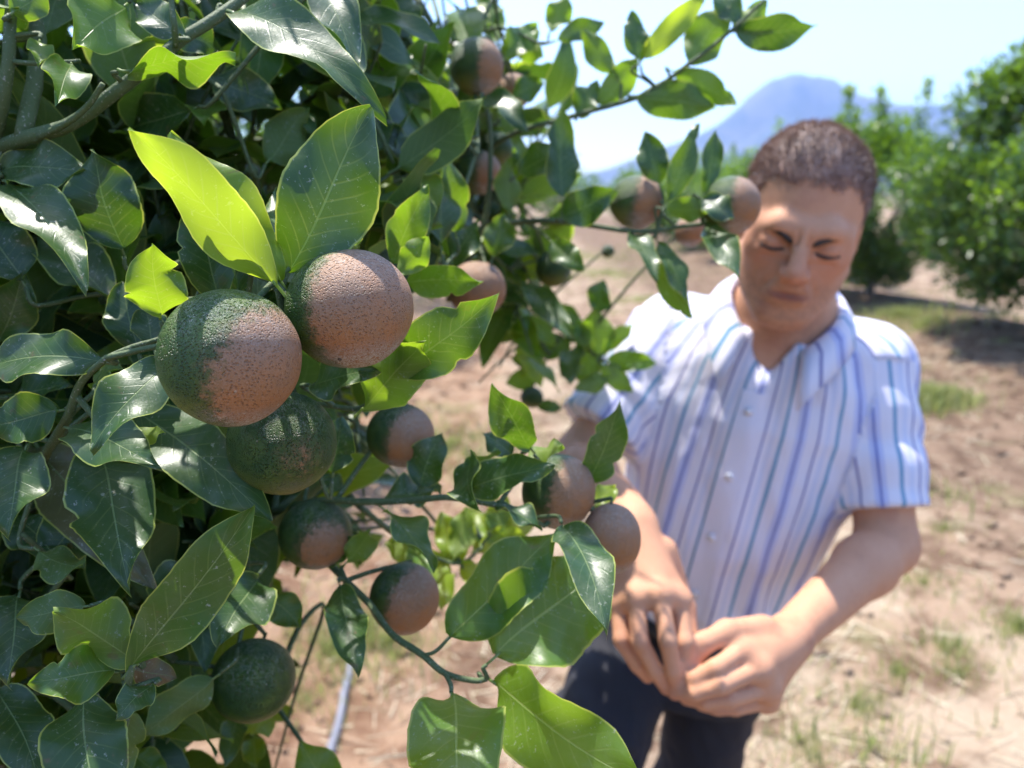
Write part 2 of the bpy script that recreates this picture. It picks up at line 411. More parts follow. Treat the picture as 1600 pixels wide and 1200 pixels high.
TW = [  # visible branches and twigs: points (px, px, depth), radii
    ("branch", [(-60, 250, .46), (37, 217, .42), (112, 193, .415), (195, 133, .41), (240, 97, .41), (285, 60, .415), (367, 8, .43), (450, -60, .46)], [.0045, .0038, .0034, .0030]),
    ("twig", [(60, 214, .415), (105, 192, .40), (139, 163, .395), (161, 131, .39)], [.0020, .0013]),
    ("twig", [(275, 72, .41), (272, 40, .40), (268, 5, .40), (262, -40, .40)], [.0018, .0012]),
    ("branch", [(22, -60, .42), (16, 30, .41), (12, 110, .41), (-2, 190, .42), (-30, 320, .46)], [.0028, .0034, .0040]),
    ("twig", [(15, 96, .41), (60, 99, .405), (125, 95, .40)], [.0014, .0010]),
    ("branch", [(430, 800, .56), (500, 782, .53), (575, 784, .51), (640, 782, .50), (700, 778, .49), (778, 790, .49), (818, 806, .49), (850, 822, .50)], [.0028, .0024, .0020, .0016]),
    ("branch", [(470, 830, .58), (522, 889, .53), (575, 941, .50), (612, 990, .475), (661, 1024, .455), (695, 1052, .445), (740, 1063, .44), (762, 1060, .44)], [.0026, .0022, .0019, .0015]),
    ("twig", [(661, 1024, .455), (680, 1018, .45), (703, 995, .45)], [.0013, .0010]),
    ("twig", [(695, 1052, .445), (704, 1070, .43), (705, 1082, .425)], [.0015, .0012]),
    ("branch", [(760, 350, .86), (850, 345, .74), (920, 352, .72), (1000, 362, .715), (1080, 352, .70), (1130, 345, .70)], [.0030, .0024, .0016]),
    ("branch", [(720, 280, .92), (790, 215, .82), (900, 180, .78), (1000, 150, .76), (1070, 105, .74), (1140, 50, .73), (1195, 0, .72)], [.0032, .0026, .0016]),
    ("branch", [(700, 470, .84), (735, 400, .80), (762, 320, .78), (765, 200, .77), (745, 85, .77), (760, 20, .78), (800, -60, .8)], [.0032, .0024, .0018]),
    ("branch", [(330, 760, .60), (430, 640, .47), (445, 520, .385), (436, 450, .365)], [.0038, .0030, .0020]),
    ("branch", [(40, 800, .55), (70, 715, .43), (104, 655, .385), (125, 600, .37), (165, 560, .36)], [.0030, .0024, .0014]),
    ("branch", [(150, 1320, .5), (178, 1190, .41), (192, 1100, .375), (204, 1048, .36), (208, 1000, .37)], [.0028, .0022, .0014]),
    ("twig", [(440, 630, .47), (500, 632, .44), (565, 637, .425), (600, 600, .42)], [.0018, .0013]),
    ("branch", [(200, 1010, .62), (280, 1052, .55), (335, 1058, .515), (372, 1010, .51)], [.0026, .0018]),
    ("branch", [(820, 470, 1.12), (880, 520, 1.06), (940, 560, 1.03), (965, 590, 1.02)], [.0030, .0022, .0014]),
    ("twig", [(880, 520, 1.06), (850, 570, 1.05), (832, 604, 1.05)], [.0016, .0012]),
    ("branch", [(560, 790, .62), (640, 850, .66), (720, 880, .70), (770, 830, .72)], [.0026, .0020, .0014]),
    ("branch", [(430, 440, .36), (330, 400, .42), (240, 430, .46), (160, 470, .5)], [.0020, .0028]),
]
for nm, pts, rr in TW:
    w0 = px(pts)
    if nm == "branch":
        s0 = near_skel(w0[0]); 
        branch("branch", [s0, (s0+w0[0])/2 + np.array((0, .02, .01)), w0[0]], [max(rr)*1.15, max(rr)], M_TWIG, 8)
    branch(nm, w0, rr, M_TWIG, 8)

# big hand-placed leaves: base x,y,depth  tip x,y,depth  width px  roll  tone (backlit ones painted yellower)  bend fold droop flip wave
HL = [
 # upper left
 (432,445,.352, 200,200,.30, 100,-20,.88,.10,.25,0,1,.4), (440,440,.36, 268,205,.35, 66,35,.85,.1,.35,0,0,.3),
 (448,425,.365, 583,168,.36, 150,0,.18,.10,.10,0,0,.3), (345,470,.40, 297,297,.395, 88,10,.15,.08,.2,0,0,.3),
 (372,455,.39, 300,298,.375, 52,62,.2,.12,.3,0,0,.3), (250,492,.37, 236,380,.35, 124,5,.75,.1,.2,0,0,.4),
 (190,388,.43, 143,233,.41, 122,-10,.12,.1,.15,0,0,.3), (12,285,.42, 132,425,.39, 78,25,.1,.12,.2,.1,0,.3),
 (4,268,.43, 127,260,.41, 66,40,.1,.15,.2,.1,0,.3), (196,8,.41, 112,78,.385, 98,0,.62,.1,.15,0,0,.3),
 (362,18,.42, 580,130,.385, 74,35,.1,.18,.2,.18,0,.2), (492,-30,.45, 556,92,.43, 66,30,.1,.15,.2,.1,0,.3),
 (198,112,.40, 368,95,.39, 48,-55,.45,-.12,.35,0,0,.5), (62,64,.41, 62,102,.40, 36,0,.75,.1,.2,0,0,.3),
 (112,98,.40, 88,162,.39, 62,0,.5,.1,.25,0,0,.4), (530,385,.41, 562,298,.40, 66,10,.6,.1,.2,0,0,.3),
 (400,470,.43, 420,340,.45, 80,20,.15,.1,.2,0,0,.3), (470,455,.39, 430,300,.44, 90,15,.3,.1,.2,0,0,.3),
 (170,470,.45, 60,370,.47, 80,30,.1,.12,.2,0,0,.3), (110,330,.47, 90,310,.43, 40,10,.6,.1,.2,0,0,.3),
 (300,170,.50, 190,210,.52, 70,30,.12,.1,.2,0,0,.3), (330,120,.52, 440,170,.52, 62,10,.1,.1,.2,0,0,.3),
 (420,250,.52, 480,170,.54, 70,0,.35,.1,.2,0,1,.3), (260,40,.44, 340,80,.47, 50,30,.1,.1,.2,0,0,.3),
 (285,55,.41, 210,5,.42, 60,20,.15,.1,.2,0,0,.3), (20,20,.40, 75,-20,.41, 60,10,.4,.1,.2,0,1,.3),
 (-20,60,.44, 30,10,.40, 60,-30,.5,.1,.2,0,1,.3), (35,440,.44,-30,330,.44, 90,0,.15,.1,.2,0,0,.3),
 # middle left
 (160,566,.365,-45,560,.37, 78,30,.12,.15,.2,.15,0,.4), (92,642,.38,-30,668,.37, 82,10,.2,.1,.15,.05,0,.3),
 (263,565,.355, 140,695,.34, 86,28,.12,.12,.2,.1,0,.3), (106,668,.38, 247,722,.36, 84,20,.15,.1,.15,.05,0,.4),
 (215,640,.42, 416,802,.385, 108,5,.12,.08,.12,.06,0,.3), (40,700,.40, 5,830,.385, 92,30,.1,.1,.2,.1,0,.3),
 (196,680,.37, 256,676,.36, 30,20,.85,.1,.25,0,1,.4), (0,530,.45, 40,425,.44, 70,0,.2,.1,.2,0,0,.3),
 (215,545,.42, 190,440,.43, 74,0,.15,.1,.2,0,0,.3), (240,540,.41, 225,480,.42, 70,10,.1,.1,.2,0,0,.3),
 (150,700,.42, 205,895,.375, 122,10,.12,.12,.15,.12,0,.5), (60,700,.46, 225,905,.42, 110,-5,-.35,.1,.15,.08,0,.4),
 (490,600,.42, 590,580,.39, 62,30,.12,.1,.2,0,0,.3), (565,640,.42, 664,532,.385, 92,10,.70,.1,.25,0,1,.5),
 (625,585,.41, 778,459,.385, 96,0,.3,.08,.12,0,0,.3), (520,740,.46, 535,650,.46, 60,20,.1,.1,.2,0,0,.3),
 (150,600,.40, 165,560,.42, 44,60,.4,.1,.3,0,1,.3), (20,620,.45, 110,600,.44, 50,30,.15,.1,.2,0,0,.3),
 (285,470,.42, 180,500,.46, 60,20,.12,.1,.2,0,0,.3), (160,780,.46, 60,880,.47, 90,10,.1,.1,.2,0,0,.3),
 # lower left
 (205,1046,.36, 398,787,.34, 104,-8,.28,.06,.16,0,0,.2), (132,948,.38, 25,965,.37, 92,0,.2,.1,.2,0,1,.5),
 (206,1030,.37, 82,950,.345, 92,-25,.5,.14,.3,.1,1,.9), (178,1050,.37, 48,1060,.35, 84,15,.35,.12,.3,.2,0,.9),
 (132,1085,.39, 145,1275,.37, 122,8,.1,.1,.12,.1,0,.3), (236,1072,.37, 182,1118,.35, 52,20,.1,.1,.2,.1,0,.3),
 (210,1045,.38, 275,1060,.39, 96,0,-.6,.1,.15,0,1,.4), (333,1060,.47, 220,1152,.45, 60,-25,.35,-.1,.3,0,1,.3),
 (400,905,.46, 342,1005,.43, 100,5,.12,.1,.15,0,0,.3), (30,930,.42, 10,1060,.40, 90,20,.1,.1,.2,.1,0,.3),
 (0,1080,.42, 60,1210,.40, 90,10,.1,.1,.2,.1,0,.3), (205,1115,.42, 175,1240,.42, 66,-10,.35,.1,.2,0,1,.3),
 (90,880,.44, 20,800,.46, 80,20,.1,.1,.2,0,0,.3), (300,880,.48, 250,960,.47, 80,20,.12,.1,.2,.1,0,.3),
 (420,930,.52, 470,980,.52, 70,10,.3,.1,.2,0,0,.3), (60,860,.41, 130,890,.40, 60,40,.2,.1,.2,0,1,.3),
 (280,1000,.5, 330,900,.5, 70,10,.15,.1,.2,0,0,.3), (375,1110,.60, 350,1200,.58, 40,10,.2,.1,.2,0,0,.3),
 (420,1110,.60, 390,1150,.57, 50,20,.7,.1,.2,0,1,.3), (530,1250,.55, 468,1155,.55, 70,-10,.5,.1,.25,0,0,.3),
 (395,1150,.62, 402,1200,.6, 36,10,.35,.1,.2,0,0,.3), (205,1180,.5, 260,1215,.5, 50,10,.6,.1,.2,0,0,.3),
 # lower centre
 (703,995,.45, 872,835,.47, 110,18,.5,.1,.12,0,0,.4), (776,1025,.44, 945,872,.47, 168,-6,.55,.10,.10,.08,0,.7),
 (882,825,.46, 949,946,.40, 72,28,.1,.16,.2,.2,0,.3), (532,918,.50, 555,1038,.46, 66,8,.12,.1,.15,.1,0,.5),
 (705,1082,.425, 728,1290,.36, 150,4,.60,.1,.18,.05,0,.4), (770,1066,.44, 1035,1235,.39, 128,-30,.68,.12,.22,0,0,.3),
 (600,795,.50, 680,892,.49, 42,50,.3,.1,.3,0,0,.6), (655,760,.53, 690,675,.53, 62,15,.1,.1,.2,0,0,.3),
 (830,702,.48, 770,597,.45, 62,-25,.25,.1,.35,0,0,.2), (800,712,.50, 755,675,.50, 56,15,.1,.1,.2,0,0,.3),
 (728,768,.48, 861,722,.45, 60,30,.2,.08,.2,.05,0,.4), (738,722,.49, 735,785,.46, 40,55,.15,.15,.3,.1,0,.3),
 (728,765,.49, 778,702,.49, 34,-50,.4,.1,.3,0,1,.3), (826,706,.50, 878,696,.48, 34,50,.75,.1,.3,0,1,.3),
 (918,757,.53, 970,626,.50, 58,-20,.22,.08,.25,0,0,.2), (775,788,.49, 848,830,.47, 28,55,.1,.1,.25,0,0,.5),
 (930,790,.54, 960,760,.56, 34,10,.95,.1,.2,0,0,.3), (540,880,.52, 580,830,.5, 44,10,.4,.1,.3,0,1,.8),
 (505,880,.54, 555,835,.52, 40,20,.15,.1,.2,0,0,.3), (600,780,.52, 690,770,.54, 40,50,.12,.1,.3,0,0,.8),
 (500,745,.55, 540,770,.55, 60,30,.2,.1,.2,0,0,.3),
 # sunny suckers behind, backlit yellow put into their tone
 (720,880,.70, 690,800,.72, 52,0,.95,.1,.2,0,0,.5), (720,880,.70, 780,930,.69, 48,10,.9,.1,.2,0,0,.5),
 (740,860,.71, 800,800,.73, 56,10,1.0,.1,.2,0,1,.5), (700,870,.70, 640,910,.71, 54,0,.9,.1,.2,0,1,.5),
 (760,840,.72, 830,850,.72, 48,0,.95,.1,.2,0,0,.5), (710,870,.69, 730,790,.71, 44,10,.9,.1,.2,0,1,.5),
 (690,880,.70, 690,955,.69, 48,10,.85,.1,.2,0,0,.5), (750,850,.71, 740,790,.75, 44,10,1.,.1,.2,0,0,.5),
 (660,860,.67, 600,850,.68, 50,10,.8,.1,.2,0,1,.5), (770,830,.72, 790,775,.74, 44,0,.95,.1,.2,0,1,.5),
 (770,830,.72, 850,800,.76, 46,20,.95,.1,.2,0,1,.5), (650,855,.68, 660,920,.66, 42,20,.6,.1,.2,0,0,.5),
 # top centre
 (722,218,.66, 612,128,.62, 84,5,.15,.12,.15,.12,0,.2), (690,92,.72, 678,148,.70, 30,30,.1,.1,.2,0,0,.3),
 (757,150,.72, 823,190,.68, 38,40,.1,.12,.2,.15,0,.3), (712,362,.60, 695,242,.58, 54,15,.45,.08,.3,0,0,.2),
 (690,385,.58, 672,238,.58, 44,50,.1,.1,.2,0,0,.3), (612,410,.48, 668,288,.47, 60,-10,.55,.08,.3,0,0,.2),
 (624,428,.46, 668,370,.45, 48,10,.65,.1,.2,0,1,.3), (634,442,.50, 754,438,.47, 52,-20,.55,-.08,.25,0,0,.3),
 (700,420,.62, 748,345,.62, 48,20,.12,.1,.2,0,0,.3), (770,400,.75, 790,335,.75, 56,10,.3,.1,.2,0,0,.3),
 (795,330,.76, 795,248,.76, 40,20,.35,.1,.2,0,1,.3), (812,272,.76, 882,228,.74, 50,20,.2,.1,.2,0,0,.3),
 (880,310,.73, 878,170,.73, 52,25,.1,-.15,.25,0,0,.3), (878,338,.72, 966,300,.70, 58,10,.2,.1,.2,0,0,.3),
 (1030,287,.71, 1008,206,.71, 48,10,.1,.1,.2,0,0,.3), (1043,312,.70, 1090,193,.70, 40,-20,.25,.1,.3,0,0,.3),
 (1100,302,.70, 1119,203,.70, 32,-20,.2,.1,.3,0,0,.3), (1098,312,.68, 1146,338,.66, 44,30,.1,.1,.2,.1,0,.3),
 (1040,326,.70, 1112,328,.68, 38,-20,.4,-.1,.2,0,1,.3), (1103,352,.70, 1152,424,.67, 46,20,.1,.1,.2,.1,0,.3),
 (1022,410,.71, 1081,498,.69, 40,-5,.55,.1,.2,0,1,.3), (985,364,.715, 1030,428,.70, 30,40,.1,.1,.2,.1,0,.3),
 (1030,380,.71, 1075,470,.72, 34,30,.15,.1,.2,.1,0,.3), (862,378,.76, 912,424,.74, 42,10,.3,.1,.2,0,0,.3),
 (1005,92,.75, 1108,-14,.73, 40,10,.95,.1,.2,0,0,.3), (1000,97,.75, 984,18,.75, 38,20,.2,.1,.2,0,0,.3),
 (958,112,.77, 908,45,.77, 40,10,.45,.1,.2,0,1,.3), (938,165,.77, 998,88,.76, 48,0,.55,.1,.25,0,1,.3),
 (903,182,.78, 935,127,.78, 44,20,.25,.1,.2,0,0,.3), (995,152,.76, 1120,166,.74, 60,-5,.25,-.14,.2,0,1,.2),
 (1052,112,.745, 1153,165,.72, 48,-10,.6,.14,.2,.1,1,.2), (1074,98,.74, 1142,8,.73, 64,0,.35,.12,.2,0,1,.3),
 (1148,48,.73, 1277,46,.71, 54,-15,.15,.16,.2,.12,0,.2), (1148,45,.73, 1200,0,.73, 40,20,.6,.1,.2,0,1,.2),
 (872,62,.79, 944,34,.79, 34,10,.2,.1,.2,0,0,.3), (860,48,.80, 885,-10,.80, 40,20,.5,.1,.2,0,1,.3),
 (800,60,.82, 850,90,.82, 50,10,.65,.1,.2,0,1,.3), (790,90,.8, 840,40,.82, 46,20,.5,.1,.2,0,0,.3),
 (760,40,.8, 770,-20,.82, 44,0,.4,.1,.2,0,1,.3), (700,60,.84, 745,20,.86, 40,30,.6,.1,.2,0,1,.3),
 (650,110,.8, 700,160,.8, 60,20,.55,.1,.2,0,1,.3), (1150,40,.73, 1120,-20,.74, 40,20,.2,.1,.2,0,0,.3),
 (800,150,.80, 850,130,.80, 40,20,.3,.1,.2,0,0,.3), (560,130,.60, 500,10,.62, 70,30,.12,.1,.2,0,0,.3),
 (640,60,.66, 590,-40,.66, 60,40,.15,.1,.2,0,0,.3), (600,230,.56, 560,170,.6, 60,30,.1,.1,.2,0,0,.3),
 (600,200,.58, 640,250,.58, 50,35,.1,.1,.2,.1,0,.3), (520,50,.52, 560,130,.5, 56,25,.1,.1,.2,.1,0,.3),
 # centre right, hanging low branch
 (815,440,.93, 897,522,.90, 40,20,.15,.1,.2,.1,0,.3), (935,560,1.03, 930,480,1.02, 66,0,.65,.1,.2,0,1,.3),
 (948,562,1.03, 1027,568,1.01, 34,10,.45,.1,.2,0,0,.3), (935,490,1.03, 942,436,1.03, 40,20,.15,.1,.2,0,0,.3),
 (950,590,1.02, 898,606,1.01, 32,20,.4,.1,.2,0,1,.3), (940,570,1.02, 990,612,1.01, 36,10,.55,.1,.2,0,1,.3),
 (945,548,1.03, 990,505,1.03, 26,10,.7,.1,.2,0,0,.3), (890,530,1.06, 840,560,1.06, 44,20,.2,.1,.2,0,0,.3),
 (870,515,1.06, 820,500,1.07, 44,30,.15,.1,.2,0,0,.3), (900,540,1.05, 890,600,1.04, 40,20,.2,.1,.2,0,0,.3),
 (850,570,1.05, 800,560,1.05, 40,20,.3,.1,.2,0,0,.3), (845,580,1.05, 790,600,1.05, 36,10,.4,.1,.2,0,1,.3),
 (925,550,1.04, 900,500,1.04, 46,10,.5,.1,.2,0,0,.3), (838,632,1.05, 880,640,1.04, 22,10,.2,.1,.2,0,0,.3),
 (900,535,1.05, 870,470,1.06, 40,20,.3,.1,.2,0,0,.3), (920,545,1.04, 915,610,1.03, 40,30,.35,.1,.2,0,1,.3),
]
fine_V, fine_F, fine_n = [], [], 0
def add_fine(pts, r0, r1):
    global fine_n
    pp = smooth_path(pts, 4); V, Fq = tube_arrays(pp, np.linspace(r0, r1, len(pp)), 5)
    Fq = np.array(fix_tris(Fq)) + fine_n
    fine_V.append(V); fine_F.append(Fq); fine_n += len(V)
def connect(p, back, r=.0012, short=False):
    """thin stalk from the skeleton to p, leaving p along -back"""
    s = near_skel(p, True, .4 if short else .35); L = np.linalg.norm(s-p)
    if L < .004: return
    m1 = p - back*min(.012, L*.3)
    if short: m1 = p*.85 + s*.15
    add_fine([s, s*.55+m1*.45 + np.array((0, 0, .02*L)), m1, p], r*1.3 + L*.004, r)
    if L > .03: skel.extend([m1*.9+s*.1, s*.5+m1*.5])
leaf_objs = []
order = sorted(range(len(HL)), key=lambda i: min(np.linalg.norm(np.array(skel)-P(*HL[i][:3]), axis=1)))
for i in order:
    bx, by, bd, tx, ty, td, wpx, roll, tone, bend, fold, droop, flip, wave = HL[i]
    if ty > by+50 and not flip: td *= .945
    b, t = P(bx, by, bd), P(tx, ty, td)
    L = np.linalg.norm(t-b); d = (bd+td)/2
    W = wpx*d/F/max(.45, math.cos(math.radians(roll))); W = min(W, .74*L)
    rr = random.random()
    V, Fq, uv = leaf_arrays(L, W, bend, fold, wave+.9, droop, random.uniform(-.45, .45), 8, 26, i, random.uniform(.80, .95), .09)
    me = mesh("leaf", V, Fq, M_LEAF, uv=uv, attrs={"tone": np.full(len(V), tone), "rnd": np.full(len(V), rr)})
    M = frame_to(b, t, roll, bool(flip))
    o = obj("leaf", me); o.parent = tree; M.translation = M.translation - tree.location; o.matrix_basis = M
    leaf_objs.append(o)
    connect(b - unit(t-b)*L*.085, unit(t-b))
n_hero = len(leaf_objs)

FR = [  # px, py, radius px, real radius, turn of the scar (deg, 0 = screen right, -90 = towards camera), scar level, tilt x, tilt y, label
 (361,560,109,.030,-25,.47,8,12,"large round fruit, left half dark green with sunny stripes, right half orange-brown scar"),
 (547,483,99,.030,-30,.06,4,-6,"large fruit almost wholly covered in pinkish brown scar, green edge, above wide lance leaf"),
 (441,692,83,.027,-55,1.02,6,4,"plain dark olive green fruit hanging just below the half brown large fruit"),
 (626,680,53,.024,-28,.22,4,8,"small half brown fruit with glossy lit top between dark leaves below pointed bright leaf"),
 (873,768,58,.025,-30,.16,-4,10,"half brown fruit at the twig end beneath upright narrow leaves"),
 (955,842,50,.0215,-70,-.9,0,0,"fully brown egg-shaped fruit hanging partly behind a blue-green shiny leaf"),
 (632,935,55,.024,-30,.12,6,6,"dark green and dull brown fruit on thin green twig above the hanging bright leaves"),
 (493,835,57,.025,-58,.72,4,4,"dark green fruit with small reddish brown patch under the olive green fruit"),
 (396,1063,64,.027,180,2.0,8,6,"smooth dark green unscarred fruit hanging lowest, beside bare soil"),
 (745,105,43,.026,-10,.28,2,4,"dark green fruit with one pinkish brown side at the tree top"),
 (803,143,28,.020,-50,-.8,0,6,"small pinkish brown fruit tucked behind the green and brown fruit at tree top"),
 (775,232,27,.020,180,2.0,0,0,"small plain blue-green fruit in the middle of the upper fruit cluster"),
 (748,270,35,.024,-20,.28,0,6,"half pinkish fruit at the foot of the upper fruit cluster"),
 (766,330,17,.014,180,2.0,0,0,"tiny bluish green fruitlet below the upper fruit cluster"),
 (745,452,46,.029,-60,-.8,0,0,"brown fruit half hidden behind a broad green leaf right of the big scarred fruit"),
 (865,420,28,.022,180,2.0,0,0,"dark blue-green unripe fruit hanging near bare soil gap in the foliage"),
 (995,316,43,.026,-20,.1,-4,10,"half brown fruit on thin side branch with upright leaf on top, against the sky"),
 (1143,322,45,.026,-20,.05,0,8,"greyish brown fruit at side branch end touching the man's head outline"),
 (1078,362,25,.020,-60,-.3,0,0,"small shaded brown fruit between the two larger fruits on side branch"),
 (831,621,18,.0155,180,2.0,0,0,"tiny dark green fruitlet dangling alone over bare soil"),
 (557,695,28,.022,180,2.0,0,0,"dark bluish green fruit mostly hidden behind plain olive green fruit"),
 (950,393,10,.009,180,2.0,0,0,"pea-sized green fruitlet under the thin side branch"),
 (360,165,24,.020,180,2.0,0,0,"deep green fruit in shade amid dense upper foliage"),
 (24,8,42,.026,-60,.8,0,0,"olive green fruit cropped at tree's upper edge by thick brown branch"),
]
# ------------------------------------------------------------------ leaf filling of the crown
protos = []
for k in range(8):
    protos.append(leaf_arrays(1, random.uniform(.40, .52), random.uniform(.02, .2), random.uniform(.08, .3), .6, random.uniform(0, .2), random.uniform(-.4, .4), 4, 9, 50+k, random.uniform(.8, .95), .1))
crown = [(P(150, 480, .80), .30, 55), (P(420, 260, .82), .27, 38), (P(200, 850, .72), .22, 34), (P(-150, 600, .7), .30, 26), (P(330, -150, .75), .30, 11),
         (P(640, 120, .95), .18, 22), (np.array((-.20, .62, 1.9)), .20, 6), (np.array((-.75, 1.05, 1.75)), .42, 18), (np.array((-.85, 1.05, 1.15)), .45, 36),
         (np.array((-.45, .65, 1.95)), .28, 8), (P(380, 560, .95), .26, 30), (P(560, 330, .95), .2, 20), (np.array((-.45, .95, 1.75)), .3, 10), (P(700, 330, 1.0), .12, 7),
         (P(80, 330, .62), .13, 22), (P(280, 620, .62), .13, 24), (P(80, 900, .58), .13, 26), (P(450, 420, .66), .13, 20), (P(250, 130, .62), .14, 18), (P(300, 980, .64), .10, 14),
         (P(60, 620, .58), .13, 22), (P(480, 720, .68), .10, 16), (P(420, 100, .66), .12, 11), (P(60, 1130, .56), .12, 24), (P(330, 800, .66), .12, 22), (P(600, 280, .78), .10, 12),
         (P(810, 190, .98), .09, 16), (P(830, 400, 1.02), .07, 12), (P(840, 520, 1.06), .05, 10), (P(720, 180, .92), .10, 14), (P(690, 330, .88), .08, 12), (P(730, 850, .74), .03, 9), (P(580, 660, .70), .05, 8), (P(480, 930, .62), .05, 6)]
S_SUN = np.array(SDIR)
GAPS = [P(*q) for q in [(330, 320, .325), (270, 250, .31), (400, 390, .34), (250, 430, .36), (420, 330, .36), (300, 470, .33), (330, 480, .33), (620, 590, .40), (850, 930, .45), (730, 1150, .40), (900, 1140, .42),
    (150, 40, .39), (540, 110, .39), (230, 640, .35), (100, 400, .40), (650, 340, .47), (715, 290, .59), (700, 520, .40), (210, 260, .41), (590, 620, .40), (640, 400, .45), (300, 940, .35), (560, 340, .40), (130, 980, .36), (90, 270, .41), (555, 1015, .46), (940, 915, .41), (200, 870, .365), (15, 790, .375), (60, 580, .365), (190, 650, .34), (405, 785, .38), (180, 735, .36), (60, 1060, .35), (130, 1150, .37), (215, 1100, .35), (440, 560, .40), (800, 745, .46), (330, 280, .33), (230, 225, .305), (120, 260, .41), (500, 240, .36), (460, 380, .36), (740, 480, .39)]]
BIG = [P(*q) for q in [(1150, 1020, .79), (1030, 930, .80), (1000, 850, .83), (1060, 1030, .78), (1190, 1000, .82), (1060, 480, 1.1), (1150, 560, 1.0), (1000, 560, 1.1), (720, 850, .71), (770, 830, .72), (690, 900, .70), (660, 860, .68)]]
def in_gap(p, r=.032):
    for g in GAPS:
        q = p-g; t = q@S_SUN
        if t > .01 and np.linalg.norm(q-t*S_SUN) < r: return True
    for g in BIG:
        q = p-g; t = q@S_SUN
        if t > .01 and np.linalg.norm(q-t*S_SUN) < .07: return True
    return False
def allowed(p):
    x, y, d = proj(p)
    if np.linalg.norm(p-EYE) < .30: return False
    if d < .1: return True
    if -80 < x < 1680 and -80 < y < 1280:
        for f in FR:
            if f[3] > .012 and d < f[3]*F/f[2]+.015 and math.hypot(x-f[0], y-f[1]) < f[2]*1.25: return False
        if d < .47: return False
        if x > 600 and y > 455 and not (d > .9 and 740 < x < 930 and y < 600) and not (d > .66 and 640 < x < 820 and 770 < y < 930): return False
        if x > 770 and y < 455 and not (d > .85 and x < 905): return False
        if x > 360 and y > 960 - (x-360)*.55 and d < .64: return False
        if x > 440 and y > 960: return False
        if x > 600 and y < 40 and random.random() < .6: return False
    return True
cand = []
for c, r, n in crown:
    for _ in range(n):
        v = rng.normal(size=3); v /= np.linalg.norm(v); s = c + v*r*rng.uniform(.15, 1)**.5
        dirv = unit(v*.6 + np.array((0, -.25, .35)) + rng.normal(size=3)*.45)
        L = rng.uniform(.09, .2)
        e = s + dirv*L + np.array((0, 0, -.15*L))
        mid = (s+e)/2 + np.array((0, 0, .04*L))
        if not (allowed(s) and allowed(e)): continue
        q = near_skel(s, False)
        add_fine([q, q*.5+s*.5+np.array((0, 0, .02)), s, mid, e], .0030, .0011)
        yv = unit(e-s); a0 = rng.uniform(0, 6.28); nl = int(L/.022)+2
        for j in range(nl):
            f = (j+.6)/nl; p = s*(1-f)+e*f
            a = a0 + j*2.4; per = unit(np.cross(yv, (.3, .2, .9))); per2 = np.cross(yv, per)
            ld = unit(yv*rng.uniform(.3, .8) + per*math.cos(a) + per2*math.sin(a) + np.array((0, -.1, rng.uniform(-.4, .2))))
            if j == nl-1: ld = unit(yv + rng.normal(size=3)*.2); p = e
            ll = rng.uniform(.055, .095)
            if not allowed(p + ld*ll) or not allowed(p+ld*ll*.5) or in_gap(p+ld*ll*.5): continue
            sunny = abs(proj(p)[0]-730) < 90 and 760 < proj(p)[1] < 950  # sunlit look of the suckers put into a yellower leaf tone
            tz = unit(np.array((0, -.15, 1.0)) + rng.normal(size=3)*.55 + yv*.3)
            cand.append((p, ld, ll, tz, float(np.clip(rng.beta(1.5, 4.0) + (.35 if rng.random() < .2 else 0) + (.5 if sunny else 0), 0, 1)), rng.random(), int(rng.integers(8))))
def vis_key(c):
    x, y, d = proj(c[0]+c[1]*c[2]*.5)
    ok = d > .05 and -40 < x < 1000 and -40 < y < 1240
    return -c[2]/d if ok else 1
cand.sort(key=vis_key)
n_single = max(0, 300 - n_hero)
pm = {}
sv, sf, su, st, sr, nn = [], [], [], [], [], 0
for i, (p, ld, ll, tz, tone, rr, k) in enumerate(cand):
    V, Fq, uv = protos[k]
    base = p + ld*ll*.1
    M = frame_to(base, base+ld, 0, False, toward=tz)
    if i < n_single:
        key = (k, round(tone*4))
        if key not in pm:
            pm[key] = mesh("leaf", V, Fq, M_LEAF, uv=uv, attrs={"tone": np.full(len(V), tone), "rnd": np.full(len(V), rr)})
        o = obj("leaf", pm[key]); o.parent = tree
        M2 = M @ Matrix.Scale(ll, 4); M2.translation = Vector(base) - tree.location; o.matrix_basis = M2
    else:
        R = np.array(M.to_3x3()); sv.append(V*ll@R.T + base); sf.append(np.array(Fq)+nn); su.append(uv)
        st.append(np.full(len(V), tone)); sr.append(np.full(len(V), rr)); nn += len(V)
print("leaves: hero", n_hero, "fill", len(cand))
put(obj("leaf_mass", mesh("leaf_mass", np.vstack(sv), np.vstack(sf), M_LEAF_FAR, uv=np.vstack(su), attrs={"tone": np.concatenate(st), "rnd": np.concatenate(sr)}), kind="stuff"), tree)

